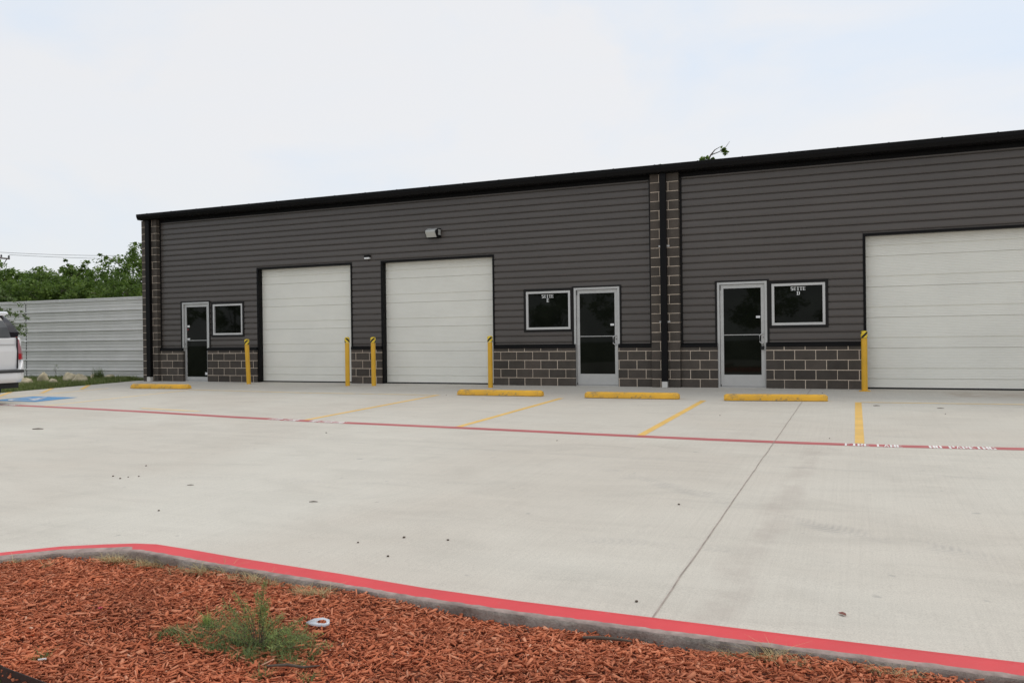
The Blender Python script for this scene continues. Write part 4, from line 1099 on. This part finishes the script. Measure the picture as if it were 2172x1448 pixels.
# ================================================================== SUV
car = tag(empty('parked_suv', (-16.11, -6.83, gz(-6.83)), math.pi), 'white large suv seen from behind, cut off by the left edge of the photo', 'car')
def loft(secs, mat, name, parent, closed=True, capends=True, smooth=True, mi=None):
    mb = MB(); n = len(secs[0]); v = [p for s in secs for p in s]; f = []
    for i in range(len(secs)-1):
        for j in range(n if closed else n-1): f.append((i*n+j, i*n+(j+1) % n, (i+1)*n+(j+1) % n, (i+1)*n+j))
    mb.add(v, f, 0, .5, smooth)
    if capends: mb.add(secs[0], [tuple(range(n))[::-1]]); mb.add(secs[-1], [tuple(range(n))])
    return mb.build(name, mat, parent)
def sec(x, hw, z0, z1, r=.08, tum=0):
    """rounded box section at x: half width, bottom, top"""
    P = []; corners = [(hw-.06, z0, -90), (hw-tum, z1, 0), (-(hw-tum), z1, 90), (-(hw-.06), z0, 180)]
    for (cy, cz, a0) in corners:
        ccx = cy-math.copysign(r, cy); ccz = cz+(r if cz == z0 else -r)
        for k_ in range(5):
            a = R(a0+90*k_/4); P.append((x, ccx+r*math.cos(a), ccz+r*math.sin(a)))
    return P
body = loft([sec(.06, .93, .58, 1.36, .06), sec(.12, .985, .50, 1.39, .08), sec(.6, 1.00, .40, 1.40, .09), sec(2.0, 1.01, .38, 1.38, .10), sec(3.5, 1.01, .38, 1.34, .10), sec(3.9, 1.0, .40, 1.30, .12), sec(4.9, .97, .45, 1.20, .14), sec(5.12, .88, .50, 1.05, .14)], M['white_paint'], 'body', car)
gh = loft([sec(.12, .955, 1.36, 1.50, .03, .02), sec(.16, .945, 1.36, 1.60, .03, .05), sec(.24, .93, 1.36, 1.74, .04, .09), sec(.36, .92, 1.36, 1.86, .05, .12), sec(1.5, .92, 1.36, 1.88, .06, .13), sec(2.7, .92, 1.34, 1.86, .06, .13), sec(3.1, .91, 1.33, 1.74, .06, .10), sec(3.75, .90, 1.28, 1.36, .03, .03)], M['car_black'], 'greenhouse', car)
rf = loft([sec(.22, .78, 1.845, 1.90, .02), sec(.30, .82, 1.845, 1.935, .035), sec(1.4, .84, 1.85, 1.955, .04), sec(2.5, .82, 1.84, 1.925, .04), sec(2.85, .79, 1.80, 1.865, .03)], M['white_paint'], 'roof', car)
mb = MB()
mb.add([(.055+.010, -.84, .72), (.055+.010, .84, .72), (.040, .83, 1.10), (.040, -.83, 1.10), (.075, .80, 1.375), (.075, -.80, 1.375)], [(0, 3, 2, 1), (3, 5, 4, 2)], 0, .5)
tg = mb.build('tailgate', M['white_paint'], car)
mb = MB(); mb.add([(.088, -.73, 1.392), (.088, .73, 1.392), (.128, .69, 1.60), (.128, -.69, 1.60), (.20, .64, 1.74), (.20, -.64, 1.74), (.235, .62, 1.80), (.235, -.62, 1.80)], [(0, 3, 2, 1), (3, 5, 4, 2), (5, 7, 6, 4)]); rg = mb.build('rear_window', M['car_glass'], car)
for s in (-1, 1):
    # tail lamps: clear with red ends
    a, b = s*.845, s*.985
    mb = MB(); P = lambda y, x, z: (x, y, z)
    v = []; rows_ = [(.93, a, b, .02), (1.05, a, b-.003*s, .02), (1.20, a-.005*s, b-.02*s, .03), (1.32, a-.01*s, b-.045*s, .045), (1.40, a-.015*s, b-.085*s, .07)]
    for z, ya, yb, x in rows_: v += [(x, ya, z), (x+.01, (ya+yb)/2, z), (x+.07, yb, z), (x+.22, yb+.006*s, z)]
    for i in range(4):
        for j in range(3):
            f = (i*4+j, i*4+j+1, (i+1)*4+j+1, (i+1)*4+j)
            if s < 0: f = f[::-1]
            mb.f.append(f); mb.m.append(1 if (i in (1, 2) and j < 2) else 0); mb.t.append(.5); mb.sm.append(False)
    mb.v = v; mb.build('tail_lamp', [M['lamp_red'], M['lamp_smoke']], car)
    mb = MB(); mb.box(.030, .062, min(s*.826, s*.843), max(s*.826, s*.843), .74, 1.39); mb.build('lamp_gap', M['car_black'], car)
def bumper(xs, zlow, ztopc, name, mat, xo=0):
    mb = MB(); n = 22; rows_ = []
    for i in range(n+1):
        y = -1.02+2.04*i/n; e = max(0, (abs(y)-.80)/.22); xb = -.06+.16*e*e+xo; up = ztopc+.205*min(1, max(0, (abs(y)-.84)/.04)) if abs(y) > .84 else ztopc
        yy = math.copysign(min(abs(y), 1.015), y)
        rows_.append([(xb+.20, yy*.98, zlow), (xb+.02+.05*e, yy*.96, zlow), (xb, yy, zlow+.10), (xb+.004, yy, up-.03), (xb+.02, yy*.995, up), (xb+.26, yy*.97, up)])
    k_ = 6; v = [p for r_ in rows_ for p in r_]
    f = [(i*k_+j, (i+1)*k_+j, (i+1)*k_+j+1, i*k_+j+1) for i in range(n) for j in range(k_-1)]
    mb.add(v, f, 0, .5, True); return mb.build(name, mat, car)
bp = bumper(0, .455, .71, 'rear_bumper', M['white_paint'])
mb = MB(); mb.prism([(-.068, .665), (-.066, .716), (.06, .728), (.06, .665)], 'y', -.86, .86) if False else None
mb = MB(); mb.add([(x, y, z) for y in (-.90, .90) for (x, z) in ((-.068, .66), (-.070, .70), (-.05, .722), (.07, .728), (.07, .66))], [(0, 1, 6, 5), (1, 2, 7, 6), (2, 3, 8, 7), (3, 4, 9, 8), (4, 3, 2, 1, 0), (5, 6, 7, 8, 9)])
mb.build('step_pad', M['car_trim'], bp)
mb = MB(); mb.box(.0, .5, -.82, .82, .34, .47); mb.box(.5, 4.8, -.75, .75, .28, .42); mb.build('underbody', M['rubber'], car)
mb = MB(); mb.box(.040, .062, -.80, .80, 1.245, 1.249); mb.build('tailgate_crease', M['alu'], tg)
for sy in (-1, 1):
    for sx in (1.15, 4.10):
        w = empty('wheel', (sx, sy*.88, .40), 0, car)
        mb = MB(); prof = [(.26, -.13), (.36, -.135), (.395, -.11), (.40, -.06), (.40, .06), (.395, .11), (.36, .135), (.26, .13)]
        v = []; n = 28
        for rad, yy in prof:
            for i in range(n): a = 2*math.pi*i/n; v.append((rad*math.cos(a), yy, rad*math.sin(a)))
        mb.add(v, [(j*n+i, (j+1)*n+i, (j+1)*n+(i+1) % n, j*n+(i+1) % n) for j in range(len(prof)-1) for i in range(n)], 0, .5, True); mb.build('tyre', M['rubber'], w)
        mb = MB(); yo = sy*.10; c = [(.262*math.cos(2*math.pi*i/n), yo, .262*math.sin(2*math.pi*i/n)) for i in range(n)]; mb.add(c, [tuple(range(n))])
        for k_ in range(6):
            a = k_*math.pi/3; mb.tube([(0, yo+sy*.02, 0), (.25*math.cos(a), yo+sy*.005, .25*math.sin(a))], [.05, .035], 6)
        mb.build('rim', M['rim'], w)
        # dark wheel arch
        mb = MB(); arc = [(sx+.47*math.cos(R(t)), sy*1.018, .42+.47*math.sin(R(t))) for t in range(0, 181, 12)]; mb.add(arc, [tuple(range(len(arc)))]); mb.build('wheel_arch', M['rubber'], car)
    # side windows and mirror
    mb = MB()
    for xa, xb in ((.42, 1.35), (1.45, 2.35), (2.45, 3.35)):
        zt = 1.80 if xb < 3 else 1.66
        y0_, y1_ = sy*.935, sy*.822
        mb.add([(xa, y0_, 1.42), (xb, y0_, 1.40), (xb-(.25 if xb > 3 else 0), y1_+(sy*.02 if xb > 3 else 0), zt), (xa, y1_, 1.80)], [(0, 1, 2, 3)])
    mb.build('side_window', M['car_glass'], car)
    mb = MB(); mb.box(3.12, 3.30, min(sy*.98, sy*1.2), max(sy*.98, sy*1.2), 1.36, 1.56); mb.build('side_mirror', M['white_paint'], car)
    mb = MB(); mb.box(5.03, 5.10, min(sy*.6, sy*.88), max(sy*.6, sy*.88), .80, 1.0); mb.build('headlight', M['lamp_clear'], car)

# ================================================================== WORLD, LIGHT
w = bpy.data.worlds.new('World'); scene.world = w; w.use_nodes = True
nt = w.node_tree; N = NB(nt); bg = nt.nodes['Background']
sky = N.node('ShaderNodeTexSky', sky_type='NISHITA'); sky.sun_disc = False
SUN_EL, SUN_AZ = R(58), R(35)
sky.sun_elevation = SUN_EL; sky.sun_rotation = SUN_AZ; sky.air_density = 1.0; sky.dust_density = 2.0
tc = N.node('ShaderNodeTexCoord').outputs['Generated']
mp = N.mapping(tc, (1.0, 1.0, 2.2), (3.1, 1.7, .4))
c1 = N.noise(mp, 1.7, 7, .55, .6); c2 = N.noise(N.mapping(tc, (1, 1, 3.2), (7, 2, 5)), 3.4, 6, .6, .3)
m1 = N.ramp(c1, [(.42, 0), (.56, 1)]); m2 = N.ramp(c2, [(.35, 0), (.65, 1)])
cloud = N.mix(m1, (7.45, 8.25, 9.3), (8.65, 8.62, 8.70))
cloud = N.mix(N.math('MULTIPLY', m2, .5), cloud, (8.35, 8.6, 8.95))
spz = N.node('ShaderNodeSeparateXYZ'); N.link(tc, spz.inputs[0])
hz = N.ramp(spz.outputs[2], [(.0, 1), (.22, 0)])
cloud = N.mix(N.math('MULTIPLY', hz, .8), cloud, (8.2, 8.4, 8.5))
col = N.mix(.90, sky.outputs[0], cloud)
N.link(col, bg.inputs[0]); bg.inputs[1].default_value = .10
sd = bpy.data.lights.new('sun', 'SUN'); sd.energy = 1.0; sd.angle = R(25); sd.color = (1, .95, .86)
so = bpy.data.objects.new('sun', sd); COL.objects.link(so)
az = SUN_AZ; dirv = Vector((math.sin(az)*math.cos(SUN_EL), math.cos(az)*math.cos(SUN_EL), math.sin(SUN_EL)))
so.rotation_euler = dirv.to_track_quat('Z', 'Y').to_euler(); so.location = (0, 0, 30)

# ================================================================== CAMERA
cd = bpy.data.cameras.new('camera'); cam = bpy.data.objects.new('camera', cd); COL.objects.link(cam)
cd.lens = 28.584; cd.sensor_width = 36; cd.sensor_fit = 'HORIZONTAL'; cd.clip_end = 2000; cd.clip_start = .05
rx = Vector((0.9210441446929788, 0.3892554804164805, -0.01256401577976165)); ux = Vector((0.010107017048887525, 0.008359358636592241, 0.9999139809651421)); fx = Vector((-0.3893270241495608, 0.9210919020862792, -0.0037651265486796934))
mt_ = Matrix((rx, ux, -fx)).transposed().to_4x4(); mt_.translation = Vector((0, -17.6284, 1.1027)); cam.matrix_world = mt_
scene.camera = cam
scene.view_settings.view_transform = 'Standard'; scene.view_settings.look = 'None'; scene.view_settings.gamma = 1; scene.view_settings.exposure = .07
scene.render.resolution_x = 1024; scene.render.resolution_y = 682
